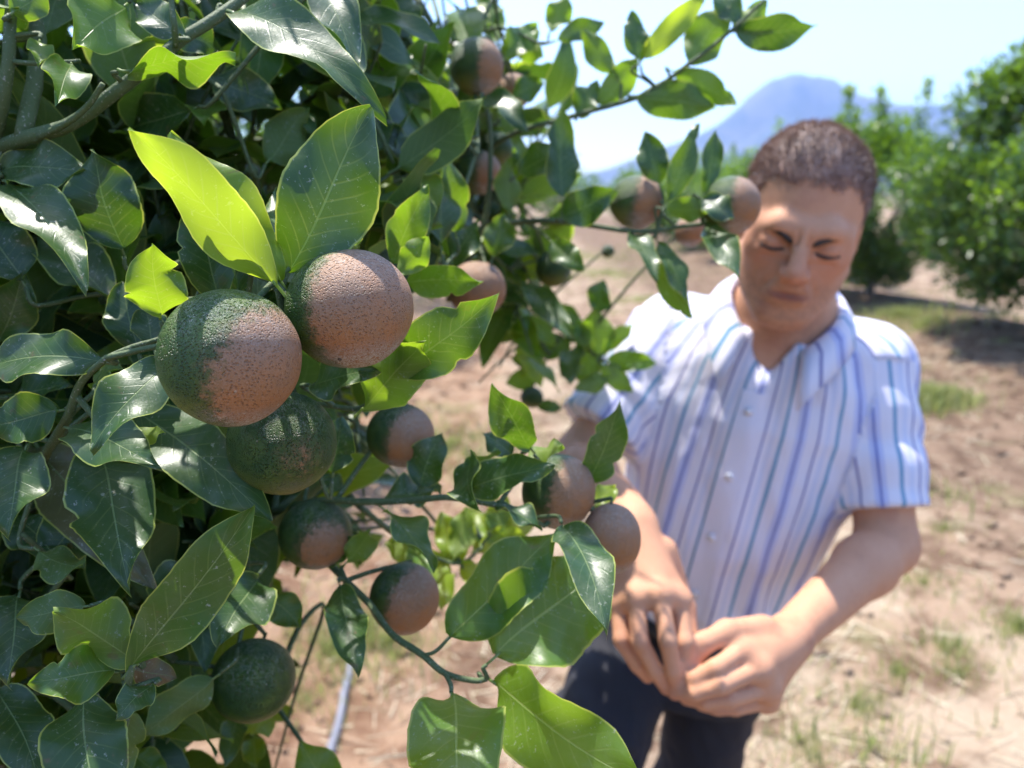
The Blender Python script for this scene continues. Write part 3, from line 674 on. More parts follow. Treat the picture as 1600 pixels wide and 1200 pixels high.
# ------------------------------------------------------------------ fruit
def fruit_mesh():
    nu, nv = 96, 64; V = []; Fq = []
    th = np.linspace(0, math.pi, nv+1)[1:-1]; ph = np.arange(nu)*2*math.pi/nu
    for t in th:
        r = 1.0 - .015*math.exp(-(t/.22)**2) - .01*math.exp(-((math.pi-t)/.25)**2)
        for p in ph:
            x, y, z = math.sin(t)*math.cos(p), math.sin(t)*math.sin(p), math.cos(t)
            V.append((x*r, y*r, z*r*.985))
    V = np.array(V); V = V*(1 + .022*fbm(V[:, 0]*1.4, V[:, 1]*1.4, V[:, 2]*1.4, 2, 4))[:, None]
    m = len(th)
    Fq = [(i*nu+j, (i+1)*nu+j, (i+1)*nu+(j+1) % nu, i*nu+(j+1) % nu) for i in range(m-1) for j in range(nu)]
    b = len(V); V = np.vstack([V, (0, 0, .962), (0, 0, -.968)])
    for j in range(nu):
        Fq.append((b, j, (j+1) % nu, b)); Fq.append((b+1, (m-1)*nu+(j+1) % nu, (m-1)*nu+j, b+1))
    return mesh("fruit_peel", V, fix_tris(Fq), M_FRUIT)
ME_FRUIT = fruit_mesh()
def calyx_mesh():
    V = [(0, 0, .955)]; n = 10
    for j in range(n):
        a = j*2*math.pi/n; r = .15 if j % 2 == 0 else .085
        V.append((r*math.cos(a), r*math.sin(a), .915)); 
    for j in range(n):
        a = j*2*math.pi/n; r = .05; V.append((r*math.cos(a), r*math.sin(a), .99))
    Fq = [(1+j, 1+(j+1) % n, 11+(j+1) % n, 11+j) for j in range(n)]
    Vt, Ft = tube_arrays([(0, 0, .9), (0, 0, 1.02), (.02, 0, 1.16)], [.06, .045, .045], 8); b = len(V)
    return mesh("calyx", np.vstack([V, Vt]), fix_tris(Fq + [tuple(b+q for q in f) for f in Ft]), M_TWIG)
ME_CAL = calyx_mesh()
_v, _f = tube_arrays([(0, 0, -.95), (0, 0, -.978), (0, 0, -.992)], [.035, .030, .012], 9)
m = MT("stylar_scar"); ME_STYL = mesh("blossom_end", _v, fix_tris(_f), m.done(m.bsdf((.10, .065, .04), .8)))
GRP = "citrus fruit on the near tree"
for x, y, r, R, turn, lvl, tx, ty, lab in FR:
    d = R*F/r*1.005; c = P(x, y, d)
    o = empty("citrus_fruit", c, label=lab, cat="fruit", group=GRP)
    o.rotation_euler = (math.radians(tx-4), math.radians(ty), 0); o.scale = (R, R, R)
    pe = obj("peel", ME_FRUIT, o); pe["scar_level"] = float(lvl); pe.rotation_euler = (0, 0, math.radians(turn))
    pe.scale = (random.uniform(.97, 1.03), random.uniform(.97, 1.03), random.uniform(.96, 1.05))
    if x == 955: pe.scale = (.92, .92, 1.16)
    ca = obj("calyx", ME_CAL, o); back_tilt = math.radians(-52 if x != 955 else -8)
    ca.rotation_euler = (back_tilt, 0, 0)
    if x == 955: ca.location.z = .15
    if lvl < 1.5 and r > 40: st_o = obj("blossom_end", ME_STYL, o); st_o.rotation_euler = (back_tilt*.9, math.radians(10), 0)
    upv = np.array(o.rotation_euler.to_matrix() @ Matrix.Rotation(back_tilt, 3, 'X') @ Vector((0, 0, 1)))
    connect(c + upv*R*(1.3 if x == 955 else 1.13), -upv, .0013, True)
put(obj("fine_twigs", mesh("fine_twigs", np.vstack(fine_V), np.vstack(fine_F), M_TWIG), kind="stuff"), tree)

# ------------------------------------------------------------------ orchard trees behind
def orchard_tree(x, y, h, rx, n_leaf, seed, label, shoots=4, leaf=.075, skirt=.12, tone0=.28):
    r = np.random.default_rng(seed); z0 = gz(x, y)
    root = empty("citrus_tree", (x, y, z0), label=label, cat="tree", group="orchard trees of the rows behind")
    segs = []; V0, F0, n0 = [], [], 0
    def ad(pts, rad, n=8):
        nonlocal n0
        pp = smooth_path(pts, 4); V, Fq = tube_arrays(pp, np.interp(np.linspace(0, 1, len(pp)), np.linspace(0, 1, len(rad)), rad), n)
        V0.append(V); F0.append(np.array(fix_tris(Fq))+n0); n0 += len(V)
    ad([(0, 0, -.08), (.01, 0, .15), (-.01, .02, .34), (0, 0, .5)], [.075, .06, .055, .05], 10)
    clumps = []
    for k in range(9):
        a = k*2.4 + r.uniform(-.3, .3); e = np.array((math.cos(a)*rx*.7, math.sin(a)*rx*.7, r.uniform(.55, .85)*h))
        ad([(0, 0, .42), e*.4 + (0, 0, .25), e], [.032, .02, .006], 6)
    put_ = mesh("trunk", np.vstack(V0), np.vstack(F0), M_BARK); o = obj("trunk", put_, root)
    nc = 95
    for k in range(nc):
        v = r.normal(size=3); v /= np.linalg.norm(v); rad = r.uniform(.5, 1)**.5
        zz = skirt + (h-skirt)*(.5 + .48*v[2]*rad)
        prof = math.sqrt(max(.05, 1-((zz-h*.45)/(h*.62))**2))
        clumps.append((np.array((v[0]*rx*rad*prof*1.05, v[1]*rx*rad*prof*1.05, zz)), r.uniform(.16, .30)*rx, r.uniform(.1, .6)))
    sh = []
    for k in range(shoots):
        a = r.uniform(0, 6.28); q = r.uniform(.1, .6)*rx; b = np.array((math.cos(a)*q, math.sin(a)*q, h*.86))
        sh.append((b, b + np.array((r.uniform(-.08, .08), r.uniform(-.08, .08), r.uniform(.35, .8)))))
    n_sh = int(n_leaf*.010)*len(sh) if shoots else 0
    idx = r.integers(0, nc, n_leaf); C = np.array([c[0] for c in clumps])[idx]; Rr = np.array([c[1] for c in clumps])[idx]
    v = r.normal(size=(n_leaf, 3)); v /= np.linalg.norm(v, axis=1)[:, None]
    pos = C + v*(Rr*r.uniform(.2, 1, n_leaf)**.6)[:, None]
    out = v*.7 + np.array((0, 0, .25)) + r.normal(size=(n_leaf, 3))*.5
    if n_sh:
        k = r.integers(0, len(sh), n_sh); f = r.uniform(0, 1, n_sh)[:, None]
        A = np.array([s[0] for s in sh])[k]; B = np.array([s[1] for s in sh])[k]
        pos = np.vstack([pos, A*(1-f)+B*f + r.normal(size=(n_sh, 3))*.075*(1.25-f)])
        o2 = r.normal(size=(n_sh, 3)); o2[:, 2] = np.abs(o2[:, 2])*.8+.5; out = np.vstack([out, o2])
    N = len(pos); pos[:, 2] = np.maximum(pos[:, 2], .12)
    Y = out/np.linalg.norm(out, axis=1)[:, None]
    Z = np.array((0, 0, 1.0)) + r.normal(size=(N, 3))*.6; Z -= Y*(Z*Y).sum(1)[:, None]; Z /= np.linalg.norm(Z, axis=1)[:, None]+1e-9
    X = np.cross(Y, Z); s = leaf*r.uniform(.7, 1.2, N)[:, None]
    w_ = .24
    vv = [pos, pos+s*(Y*.33+X*w_*.9+Z*.05), pos+s*(Y*.33-X*w_*.9+Z*.05), pos+s*(Y*.72+X*w_*.75+Z*.03), pos+s*(Y*.72-X*w_*.75+Z*.03), pos+s*(Y*1.0-Z*.06), pos+s*Y*.36-Z*s*.01, pos+s*Y*.72-Z*s*.02]
    V = np.stack(vv, 1).reshape(-1, 3); b = np.arange(N)[:, None]*8
    tri = np.array([(0, 1, 6), (0, 6, 2), (1, 3, 7), (1, 7, 6), (2, 6, 7), (2, 7, 4), (3, 5, 7), (4, 7, 5)])
    Fq = (b[:, :, None] + tri[None]).reshape(-1, 3)
    uv = np.tile(np.array([(.5, 0), (.9, .33), (.1, .33), (.85, .7), (.15, .7), (.5, 1), (.5, .33), (.5, .7)]), (N, 1))
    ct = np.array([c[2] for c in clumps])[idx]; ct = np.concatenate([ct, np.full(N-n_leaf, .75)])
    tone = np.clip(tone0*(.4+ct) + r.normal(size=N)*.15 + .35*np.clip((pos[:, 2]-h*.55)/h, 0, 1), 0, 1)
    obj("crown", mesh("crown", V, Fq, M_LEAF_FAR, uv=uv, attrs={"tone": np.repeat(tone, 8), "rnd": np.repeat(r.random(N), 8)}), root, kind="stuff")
    if len(sh):
        for a_, b_ in sh:
            obj("shoot", tube("shoot", smooth_path([a_-(0, 0, .3), a_, b_], 4), np.linspace(.012, .003, 9), M_TWIG, 5), root)
    return root
ROW = 4.75
orchard_tree(ROW+.25, 6.9, 2.55, 1.3, 36000, 1, "nearest rounded orchard tree of the far row with tall leafy shoots above", 7)
orchard_tree(ROW-.2, 9.8, 2.05, 1.1, 22000, 2, "second orchard tree of the far row, thin trunk over shaded soil beside the man", 5)
lab3 = ["third orchard tree of the far row, behind the man's head", "fourth orchard tree of the far row, beyond the man", "fifth orchard tree of the far row, beyond the side branch",
        "sixth orchard tree of the far row", "seventh orchard tree of the far row, small with distance", "eighth orchard tree of the far row, small with distance", "ninth orchard tree of the far row, small with distance"]
for k, yy in enumerate((12.7, 15.6, 18.5, 21.4, 24.3, 27.4, 30.5)):
    orchard_tree(ROW+random.uniform(-.15, .15), yy, random.uniform(1.7, 2.0), 1.0, 9000 if k < 3 else 4500, 10+k, lab3[k], 4, .085 if k < 3 else .12)
orchard_tree(ROW+.5, 3.6, 2.2, 1.1, 12000, 31, "orchard tree of the far row just outside, shading the tilled bank", 3)
ORD = ["first from its left end", "second from its left end", "third from its left end", "fourth from its left end", "middle of the line", "fourth from its right end", "third from its right end", "second from its right end", "first from its right end"]
lab4 = ["orchard tree of the near row glimpsed behind the fruiting branches", "orchard tree of the near row farther along the bare lane", "distant orchard tree of the near row", "farthest orchard tree of the near row"]
for k, (xx, yy) in enumerate(((-1.75, 4.2), (-1.7, 7.2), (-1.7, 10.4), (-1.7, 13.6))):
    orchard_tree(xx, yy, 2.1, .95, 6000 if k < 2 else 3000, 40+k, lab4[k], 3, .085)
for k, (xx, yy) in enumerate(((-1.9, -2.2), (-1.7, -5.0), (4.8, .4), (4.8, -2.6))):  # unseen trees continuing the rows, added to darken sky reflections on the leaves
    orchard_tree(xx, yy, 2.3, 1.15, 7000, 80+k, ["unseen orchard tree added to the near row behind the viewer", "unseen orchard tree added two places back in the near row", "unseen orchard tree added to the far row level with the viewer", "unseen orchard tree added to the far row behind the viewer"][k], 2, .1)
for k in range(9):     # hedge-like line of orchard closing the lane
    orchard_tree(-13 + k*5.2, 46 + random.uniform(-2, 2), random.uniform(2.6, 3.6), 2.3, 1800, 60+k, "far orchard tree in the line closing off the lane, " + ORD[k], 0, .3)

# ------------------------------------------------------------------ small ground things
m = MT("hose_plastic"); M_HOSE = m.done(m.bsdf((.17, .17, .20), .45))
hp = []
for yy in np.linspace(1.2, 2.25, 24):
    xx = -.50 + .03*math.sin(yy*1.8) - .035*max(0, yy-2.0)
    hp.append((xx, yy, gz(xx, yy)+.016))
obj("irrigation_hose", tube("irrigation_hose", hp, .0125, M_HOSE, 10), label="grey plastic drip irrigation hose lying along the soil under the near tree", cat="hose")
# clods
r = np.random.default_rng(5)
ico_v = []; g = (1+5**.5)/2
for a in (-1, 1):
    for b in (-g, g): ico_v += [(0, a, b), (a, b, 0), (b, 0, a)]
ico_v = np.array(ico_v)/np.linalg.norm((1, g)); 
from mathutils.geometry import convex_hull_2d
import bmesh
bm = bmesh.new(); bmesh.ops.create_icosphere(bm, subdivisions=1, radius=1); bm.verts.ensure_lookup_table()
IV = np.array([v.co[:] for v in bm.verts]); IF = np.array([[v.index for v in f.verts] for f in bm.faces]); bm.free()
def clods(name, n, area, smin, smax, seed):
    r = np.random.default_rng(seed); Vs, Fs = [], []
    X = r.uniform(area[0], area[1], n); Y = r.uniform(area[2], area[3], n)
    dens = .5 + .5*vnoise(X*.9+7, Y*.9, s=5) + .5*np.exp(-((X-3.4)/.8)**2) + .4*np.exp(-((X+.4)/.5)**2)
    keep = r.random(n) < dens; X, Y = X[keep], Y[keep]; Z = ground_h(X, Y); n = len(X)
    for i in range(n):
        s = smin + (smax-smin)*r.random()**3
        v = IV*(1 + .28*r.normal(size=(len(IV), 1)))*np.array((1, r.uniform(.6, 1), r.uniform(.5, .8)))*s
        a = r.uniform(0, 6.28); R = np.array(((math.cos(a), -math.sin(a), 0), (math.sin(a), math.cos(a), 0), (0, 0, 1)))
        Vs.append(v@R.T + (X[i], Y[i], Z[i]+s*.05)); Fs.append(IF + i*len(IV))
    return obj(name, mesh(name, np.vstack(Vs), np.vstack(Fs), M_SOIL, smooth=True), kind="stuff", label="loose clods and crumbs of dry tan soil", cat="soil")
clods("soil_clods", 8000, (-2.0, 5.2, .9, 9), .005, .034, 3)
# grass and weeds
m = MT("weed_blade"); geo = m.n("ShaderNodeNewGeometry"); rr_ = geo.outputs["Random Per Island"]
c = m.mix(rr_, (.16, .21, .05), (.40, .36, .17)); 
pb = m.bsdf(c, .6); tr = m.n("ShaderNodeBsdfTranslucent", {}, Color=(.42, .48, .14)); mx = m.n("ShaderNodeMixShader", {}, Fac=.35); m.i(mx, "1", pb); m.i(mx, "2", tr.outputs[0])
M_WEED = m.done(mx.outputs[0])
def weeds(spots, seed):
    r = np.random.default_rng(seed); B, H, D = [], [], []
    for x, y, rad, n, h in spots:
        a = r.uniform(0, 6.28, n); q = rad*np.abs(r.normal(size=n))*.7
        B.append(np.stack([x+q*np.cos(a), y+q*np.sin(a)], -1)); H.append(h*r.uniform(.4, 1.2, n))
    B = np.vstack(B); H = np.concatenate(H); n = len(B); Z = ground_h(B[:, 0], B[:, 1])
    base = np.stack([B[:, 0], B[:, 1], Z-.005], -1); a = r.uniform(0, 6.28, n)
    side = np.stack([np.cos(a), np.sin(a), 0*a], -1); lean = np.stack([-np.sin(a), np.cos(a), 0*a], -1)*r.uniform(-.7, .7, n)[:, None]
    wd = (H*r.uniform(.04, .10, n))[:, None]; Hc = H[:, None]; up = np.array((0, 0, 1.0))
    vv = [base-side*wd*.5, base+side*wd*.5, base+up*Hc*.55+lean*Hc*.3+side*wd*.45, base+up*Hc*.55+lean*Hc*.3-side*wd*.45, base+up*Hc*.9+lean*Hc*.8]
    V = np.stack(vv, 1).reshape(-1, 3); b = np.arange(n)[:, None]*5
    tri = np.array([(0, 1, 2), (0, 2, 3), (3, 2, 4)])
    return obj("weeds", mesh("weeds", V, (b[:, :, None]+tri[None]).reshape(-1, 3), M_WEED), kind="stuff", label="sparse low green weeds and grass on the orchard floor", cat="weeds")
def gpt(x, y):          # ground point under a pixel
    d = P(x, y, 1.0)-EYE; t = -CAM_H/d[2]; p = EYE + d*t; return p[0], p[1]
sp = []
for (x, y, rad, n, h) in [(560, 990, .25, 900, .07), (520, 1010, .2, 500, .06), (610, 1000, .25, 600, .06), (700, 700, .5, 700, .08), (650, 680, .5, 500, .08), (760, 720, .5, 500, .08),
        (1450, 640, .22, 900, .16), (1480, 640, .15, 400, .14), (1470, 840, .12, 180, .05), (1475, 1020, .12, 240, .06), (1400, 1050, .1, 160, .05), (1500, 1060, .1, 160, .05), (1250, 1150, .3, 380, .05),
        (1340, 1100, .2, 300, .06), (1440, 930, .2, 240, .05), (1590, 1000, .12, 260, .07), (1400, 525, .5, 900, .13), (1440, 540, .4, 500, .12), (1370, 900, .2, 200, .05), (1280, 1180, .2, 200, .05),
        (950, 430, 1.5, 1500, .10), (900, 400, 2.5, 2000, .1), (1000, 470, .8, 700, .08), (480, 1090, .15, 250, .05), (1080, 400, 2, 1200, .12)]:
    gx, gy = gpt(x, y); sp.append((gx, gy, rad, n, h))
for _ in range(170):
    sp.append((r.uniform(-3, 7), r.uniform(1.5, 22), r.uniform(.05, .3), 60, r.uniform(.03, .09)))
weeds(sp, 9)
n = 16000; r = np.random.default_rng(12)          # dry straw lying about
X = r.uniform(-1.5, 5, n); Y = r.uniform(1.2, 8, n); k = r.random(n) < .25 + 1.2*np.clip(vnoise(X*1.1+3, Y*1.1, s=15), 0, 1); X, Y = X[k], Y[k]; n = len(X)
a = r.uniform(0, 6.28, n); L = r.uniform(.02, .08, n); d = np.stack([np.cos(a), np.sin(a)], -1)*L[:, None]; sd_ = np.stack([-np.sin(a), np.cos(a)], -1)*r.uniform(.001, .0028, n)[:, None]
c2 = np.stack([X, Y], -1); q = [c2-d-sd_, c2-d+sd_, c2+d+sd_*.5, c2+d-sd_*.5]
vz = [np.concatenate([p, (ground_h(p[:, 0], p[:, 1])+.004+.006*r.random(n))[:, None]], 1) for p in q]
m = MT("straw"); M_STRAW = m.done(m.bsdf(m.mix(m.n("ShaderNodeNewGeometry").outputs["Random Per Island"], (.36, .29, .18), (.50, .43, .31)), .8))
obj("straw_litter", mesh("straw_litter", np.stack(vz, 1).reshape(-1, 3), np.arange(n)[:, None]*4+np.array((0, 1, 2, 3)), M_STRAW), kind="stuff", label="dry pale straw scattered over the orchard soil", cat="straw")

# ------------------------------------------------------------------ the man: distance fields turned into meshes
class SDF:
    def __init__(s, lo, hi, h):
        s.lo = np.array(lo, float); s.h = h; s.n = np.ceil((np.array(hi)-s.lo)/h).astype(int)+1
        s.F = np.full(s.n, .2, np.float32)
    def box(s, lo, hi):
        a = np.clip(np.floor((np.array(lo)-s.lo)/s.h).astype(int), 0, s.n); b = np.clip(np.ceil((np.array(hi)-s.lo)/s.h).astype(int)+1, 0, s.n)
        sl = tuple(slice(int(p), int(q)) for p, q in zip(a, b))
        if any(q <= p for p, q in zip(a, b)): return sl, None
        g = [(s.lo[k] + s.h*np.arange(a[k], b[k])).astype(np.float32) for k in range(3)]
        return sl, np.stack(np.meshgrid(*g, indexing='ij'), -1)
    def put(s, fn, lo, hi, k, sub=False):
        mg = k + 4*s.h
        sl, X = s.box(np.array(lo)-mg, np.array(hi)+mg)
        if X is None: return
        d = fn(X).astype(np.float32); a = s.F[sl]
        if sub:
            d = -d; hh = np.clip(.5-.5*(a-d)/k, 0, 1) if k else (d > a).astype(np.float32); s.F[sl] = a*(1-hh)+d*hh + k*hh*(1-hh)
        else:
            hh = np.clip(.5+.5*(a-d)/k, 0, 1); s.F[sl] = a*(1-hh)+d*hh - k*hh*(1-hh)
    def cap(s, a, b, ra, rb, k=.01, sub=False, cut=None):
        a, b = np.array(a, np.float32), np.array(b, np.float32); ab = b-a; L2 = max(float(ab@ab), 1e-9); r = max(ra, rb)
        def fn(X):
            q = X-a; t = np.clip((q@ab)/L2, 0, 1); d = np.sqrt(((q-t[..., None]*ab)**2).sum(-1)) - (ra+(rb-ra)*t)
            if cut is not None: d = np.maximum(d, (X-np.array(cut[0], np.float32))@np.array(cut[1], np.float32))
            return d
        s.put(fn, np.minimum(a, b)-r, np.maximum(a, b)+r, k, sub)
    def ell(s, c, r, R=np.eye(3), k=.01, sub=False):
        c = np.array(c, np.float32); r = np.array(r, np.float32)*HS; R = np.array(R, np.float32); m = float(max(r))
        def fn(X):
            q = (X-c)@R; k0 = np.sqrt(((q/r)**2).sum(-1)); k1 = np.sqrt(((q/(r*r))**2).sum(-1))+1e-9; return k0*(k0-1)/k1
        s.put(fn, c-m, c+m, k, sub)
    def mesh(s):
        F = s.F; S = F < 0; n = F.shape
        c = np.zeros(tuple(q-1 for q in n), np.int8); offs = [(i, j, k) for i in (0, 1) for j in (0, 1) for k in (0, 1)]
        for i, j, k in offs: c += S[i:n[0]-1+i, j:n[1]-1+j, k:n[2]-1+k]
        idx = np.argwhere((c > 0) & (c < 8)); vid = np.full(c.shape, -1, np.int32); vid[tuple(idx.T)] = np.arange(len(idx))
        acc = np.zeros((len(idx), 3)); cnt = np.zeros(len(idx))
        for o1 in offs:
            for ax in range(3):
                if o1[ax]: continue
                o2 = list(o1); o2[ax] = 1
                f1 = F[tuple((idx+o1).T)]; f2 = F[tuple((idx+o2).T)]; mk = (f1 < 0) != (f2 < 0)
                t = np.where(mk, f1/np.where(mk, f1-f2, 1), 0); p = np.tile(np.array(o1, float), (len(idx), 1)); p[:, ax] += t
                acc[mk] += p[mk]; cnt[mk] += 1
        V = s.lo + s.h*(idx + acc/cnt[:, None]); Q = []
        for ax in range(3):
            u, v = (ax+1) % 3, (ax+2) % 3
            A = np.moveaxis(S, ax, 0)
            ch = np.argwhere(np.diff(S.astype(np.int8), axis=ax) != 0); ch = ch[(ch[:, u] > 0) & (ch[:, v] > 0) & (ch[:, u] < n[u]-1) & (ch[:, v] < n[v]-1)]
            def g(du, dv):
                q = ch.copy(); q[:, u] += du; q[:, v] += dv; return vid[tuple(q.T)]
            q = np.stack([g(-1, -1), g(0, -1), g(0, 0), g(-1, 0)], -1); ins = S[tuple(ch.T)]
            q[~ins] = q[~ins][:, ::-1]; Q.append(q)
        Q = np.vstack(Q); Q = Q[(Q >= 0).all(1)]
        return V, Q
def relax(V, Q, it=2, lam=.5):
    e = np.vstack([Q[:, [0, 1]], Q[:, [1, 2]], Q[:, [2, 3]], Q[:, [3, 0]]])
    for _ in range(it):
        acc = np.zeros_like(V); cnt = np.zeros(len(V))
        for k in range(3): acc[:, k] = np.bincount(e[:, 0], V[e[:, 1], k], len(V)) + np.bincount(e[:, 1], V[e[:, 0], k], len(V))
        cnt = np.bincount(e[:, 0], minlength=len(V)) + np.bincount(e[:, 1], minlength=len(V))
        V = V*(1-lam) + lam*acc/np.maximum(cnt, 1)[:, None]
    return V
def vnormals(V, Q):
    fn = np.cross(V[Q[:, 2]]-V[Q[:, 0]], V[Q[:, 3]]-V[Q[:, 1]]); N = np.zeros_like(V)
    for k in range(4):
        for c in range(3): N[:, c] += np.bincount(Q[:, k], fn[:, c], len(V))
    return N/(np.linalg.norm(N, axis=1)[:, None]+1e-12)

# key joints
HC = P(1250, 352, .95)                                       # head centre
f_h = np.array((-math.sin(math.radians(18)), -math.cos(math.radians(18)), 0)); bow = math.radians(15)
f_h = f_h*math.cos(bow) + np.array((0, 0, -math.sin(bow)))
u_h = unit(np.array((0, 0, 1.0)) - f_h*f_h[2]); x_h = np.cross(f_h, u_h); ro = math.radians(-9)
u_h, x_h = u_h*math.cos(ro) + x_h*math.sin(ro), x_h*math.cos(ro) - u_h*math.sin(ro)
RH = np.stack([x_h, f_h, u_h], 1)
HS = .94
def H(x, y, z): return HC + RH@np.array((x, y, z))*HS
HIP = P(1090, 945, 1.2); NECK = P(1222, 500, 1.07)
SHR, SHL = P(1050, 520, 1.15), P(1355, 572, 1.06)            # his right (screen left), his left
ELR, ELL = P(902, 722, 1.09), P(1386, 852, 1.01)
WRR, WRL = P(988, 812, .87), P(1238, 990, .87)
up_t = unit(NECK-HIP); ax_t = unit(SHL-SHR); ax_t = unit(ax_t - up_t*(ax_t@up_t)); fr_t = np.cross(up_t, ax_t); fr_t = fr_t if fr_t[1] < 0 else -fr_t
RT = np.stack([ax_t, fr_t, up_t], 1)                          # torso frame: screen right, front, up
TL = np.linalg.norm(NECK-HIP)
def T(x, y, z): return HIP + RT@np.array((x, y, z))
print("torso length", TL, "upper arms", np.linalg.norm(SHR-ELR), np.linalg.norm(SHL-ELL), "forearms", np.linalg.norm(ELR-WRR), np.linalg.norm(ELL-WRL))
man = empty("person", (float(HIP[0]), float(HIP[1]), 0), label="man in pale blue striped short-sleeved shirt looking down at his joined hands", cat="person")

B = SDF((-.02, .60, .60), (.72, 1.36, 1.66), .0027)
# head
for sx in (-1, 1):
    B.ell(H(sx*.040, .052, -.012), np.array((.024, .022, .026)), RH, .03)
    B.cap(H(sx*.050, .004, -.050), H(sx*.020, .066, -.096), .023, .017, .02)
B.ell(H(0, -.012, .035), (.074, .094, .084), RH, .02)
B.ell(H(0, .026, -.030), (.061, .064, .088), RH, .025)
B.ell(H(0, .066, -.100), (.024, .020, .017), RH, .02)
for sx in (-1, 1): B.cap(H(0, .082, .017), H(sx*.028, .0785, .020), .012, .0125, .012); B.cap(H(sx*.028, .0785, .020), H(sx*.046, .058, .012), .0118, .008, .016)
for sx in (-1, 1):
    B.ell(H(sx*.033, .100, -.001), (.020, .021, .014), RH, .010, sub=True)
    B.ell(H(sx*.033, .0755, -.001), (.0160, .0140, .0125), RH, .004)
    B.cap(H(sx*.014, .085, -.012), H(sx*.046, .076, -.014), .004, .004, .006)
B.cap(H(0, .090, .014), H(0, .112, -.026), .0075, .0115, .010)
for sx in (-1, 1):
    B.cap(H(sx*.0055, .0985, .004), H(sx*.0065, .0965, .024), .0022, .0018, .004, sub=True)
    B.cap(H(sx*.020, .0905, -.018), H(sx*.042, .081, -.020), .0022, .0018, .004, sub=True)
B.cap(H(-.034, .0900, .046), H(.034, .0900, .047), .0016, .0016, .004, sub=True); B.cap(H(-.030, .0850, .058), H(.030, .0850, .058), .0014, .0014, .004, sub=True)
for sx in (-1, 1): B.ell(H(sx*.0135, .099, -.032), (.0085, .011, .008), RH, .006)
B.ell(H(0, .080, -.056), (.030, .017, .022), RH, .015)
B.cap(H(-.020, .089, -.0545), H(.020, .089, -.0545), .0042, .0042, .004); B.cap(H(-.006, .094, -.054), H(.006, .094, -.054), .0045, .0045, .005)
B.cap(H(-.016, .090, -.0660), H(.016, .090, -.0660), .0058, .0058, .005)
B.cap(H(-.026, .0975, -.0595), H(.026, .0975, -.0595), .0032, .0032, .003, sub=True)
for sx in (-1, 1):                                           # nasolabial fold, ears
    B.cap(H(sx*.020, .097, -.032), H(sx*.034, .083, -.062), .0045, .0035, .006, sub=True)
    B.ell(H(sx*.073, -.014, -.008), (.007, .018, .029), RH, .006); B.ell(H(sx*.081, -.010, -.005), (.005, .009, .016), RH, .005, sub=True)
B.cap(H(0, -.030, -.055), NECK + up_t*.0, .054, .058, .02)
# trunk core, shoulders, arms
B.cap(NECK, T(0, 0, .22), .07, .11, .03); B.cap(T(0, 0, .22), T(0, 0, -.02), .11, .10, .03)
for S_, E_, W_ in ((SHR, ELR, WRR), (SHL, ELL, WRL)):
    B.cap(NECK-up_t*.03, S_, .05, .045, .03); B.cap(S_, E_, .046, .037, .02)
    q = E_*.74+W_*.26; B.cap(E_, q, .034, .036, .02); B.cap(q, W_, .036, .0245, .02)
def hand(W_, mcps, fingers, thumb, rp=.0125):
    mc = np.mean(mcps, 0)
    for m_ in mcps: B.cap(W_*.85+mc*.15, m_, .020, rp, .014)
    for i in range(3): B.cap(mcps[i], mcps[i+1], rp-.001, rp-.001, .010)
    for f in fingers:
        rr = [.0098, .0090, .0082, .0068]
        for i in range(len(f)-1): B.cap(f[i], f[i+1], rr[i], rr[i+1], .0035)
    rr = [.017, .0125, .0105, .0088]
    for i in range(len(thumb)-1): B.cap(thumb[i], thumb[i+1], rr[i], rr[i+1], .007)
mr = [P(967, 943, .815), P(994, 934, .80), P(1031, 930, .795), P(1062, 938, .805)]
hand(WRR, mr, [(mr[0], P(972, 1000, .795), P(996, 1038, .80), P(1012, 1058, .81)), (mr[1], P(1000, 1003, .775), P(1024, 1048, .782), P(1041, 1076, .79)),
               (mr[2], P(1044, 1003, .765), P(1052, 1048, .772), P(1058, 1074, .78)), (mr[3], P(1070, 1004, .78), P(1069, 1040, .78), P(1066, 1062, .785))],
     [P(1035, 862, .85), P(1068, 950, .84), P(1078, 1005, .82), P(1072, 1046, .80)])
ml = [P(1158, 1018, .795), P(1184, 1046, .79), P(1198, 1074, .80), P(1198, 1094, .82)]
hand(WRL, ml, [(ml[0], P(1118, 1044, .765), P(1086, 1060, .77), P(1062, 1067, .785)), (ml[1], P(1126, 1072, .758), P(1086, 1083, .765), P(1054, 1084, .78)),
               (ml[2], P(1140, 1092, .772), P(1104, 1096, .775), P(1072, 1092, .79)), (ml[3], P(1150, 1104, .795), P(1122, 1105, .795), P(1096, 1101, .80))],
     [P(1192, 985, .84), P(1136, 988, .805), P(1098, 1005, .79), P(1080, 1038, .785)])
V, Q = B.mesh(); V = relax(V, Q, 1, .4)
L_ = (V-HC)@RH                                                # head-local coordinates for colouring
lip_crease = np.exp(-(((L_[:, 2]+.0595)/.0055)**2 + (L_[:, 0]/.026)**2)**2)*(L_[:, 1] > .08)  # lip red, narrowed and deepened to paint shade along the mouth crease
cheek = np.exp(-(((np.abs(L_[:, 0])-.04)/.025)**2 + ((L_[:, 2]+.02)/.03)**2)) + np.exp(-((L_[:, 0]/.016)**2 + ((L_[:, 2]+.03)/.018)**2))
cheek = np.clip(cheek, 0, 1)*(L_[:, 1] > .03)
stub = np.clip((-.028-L_[:, 2])/.03, 0, 1)*np.clip((L_[:, 2]+.16)/.03, 0, 1)*np.clip((L_[:, 1]+.01)/.03, 0, 1)*(np.linalg.norm(L_, axis=1) < .16)
tips = np.zeros(len(V))
for t_ in [P(1062, 1067, .785), P(1054, 1084, .78), P(1080, 1038, .785), P(1041, 1076, .79), P(1058, 1074, .78)]:
    tips = np.maximum(tips, np.exp(-(np.linalg.norm(V-t_, axis=1)/.016)**2))
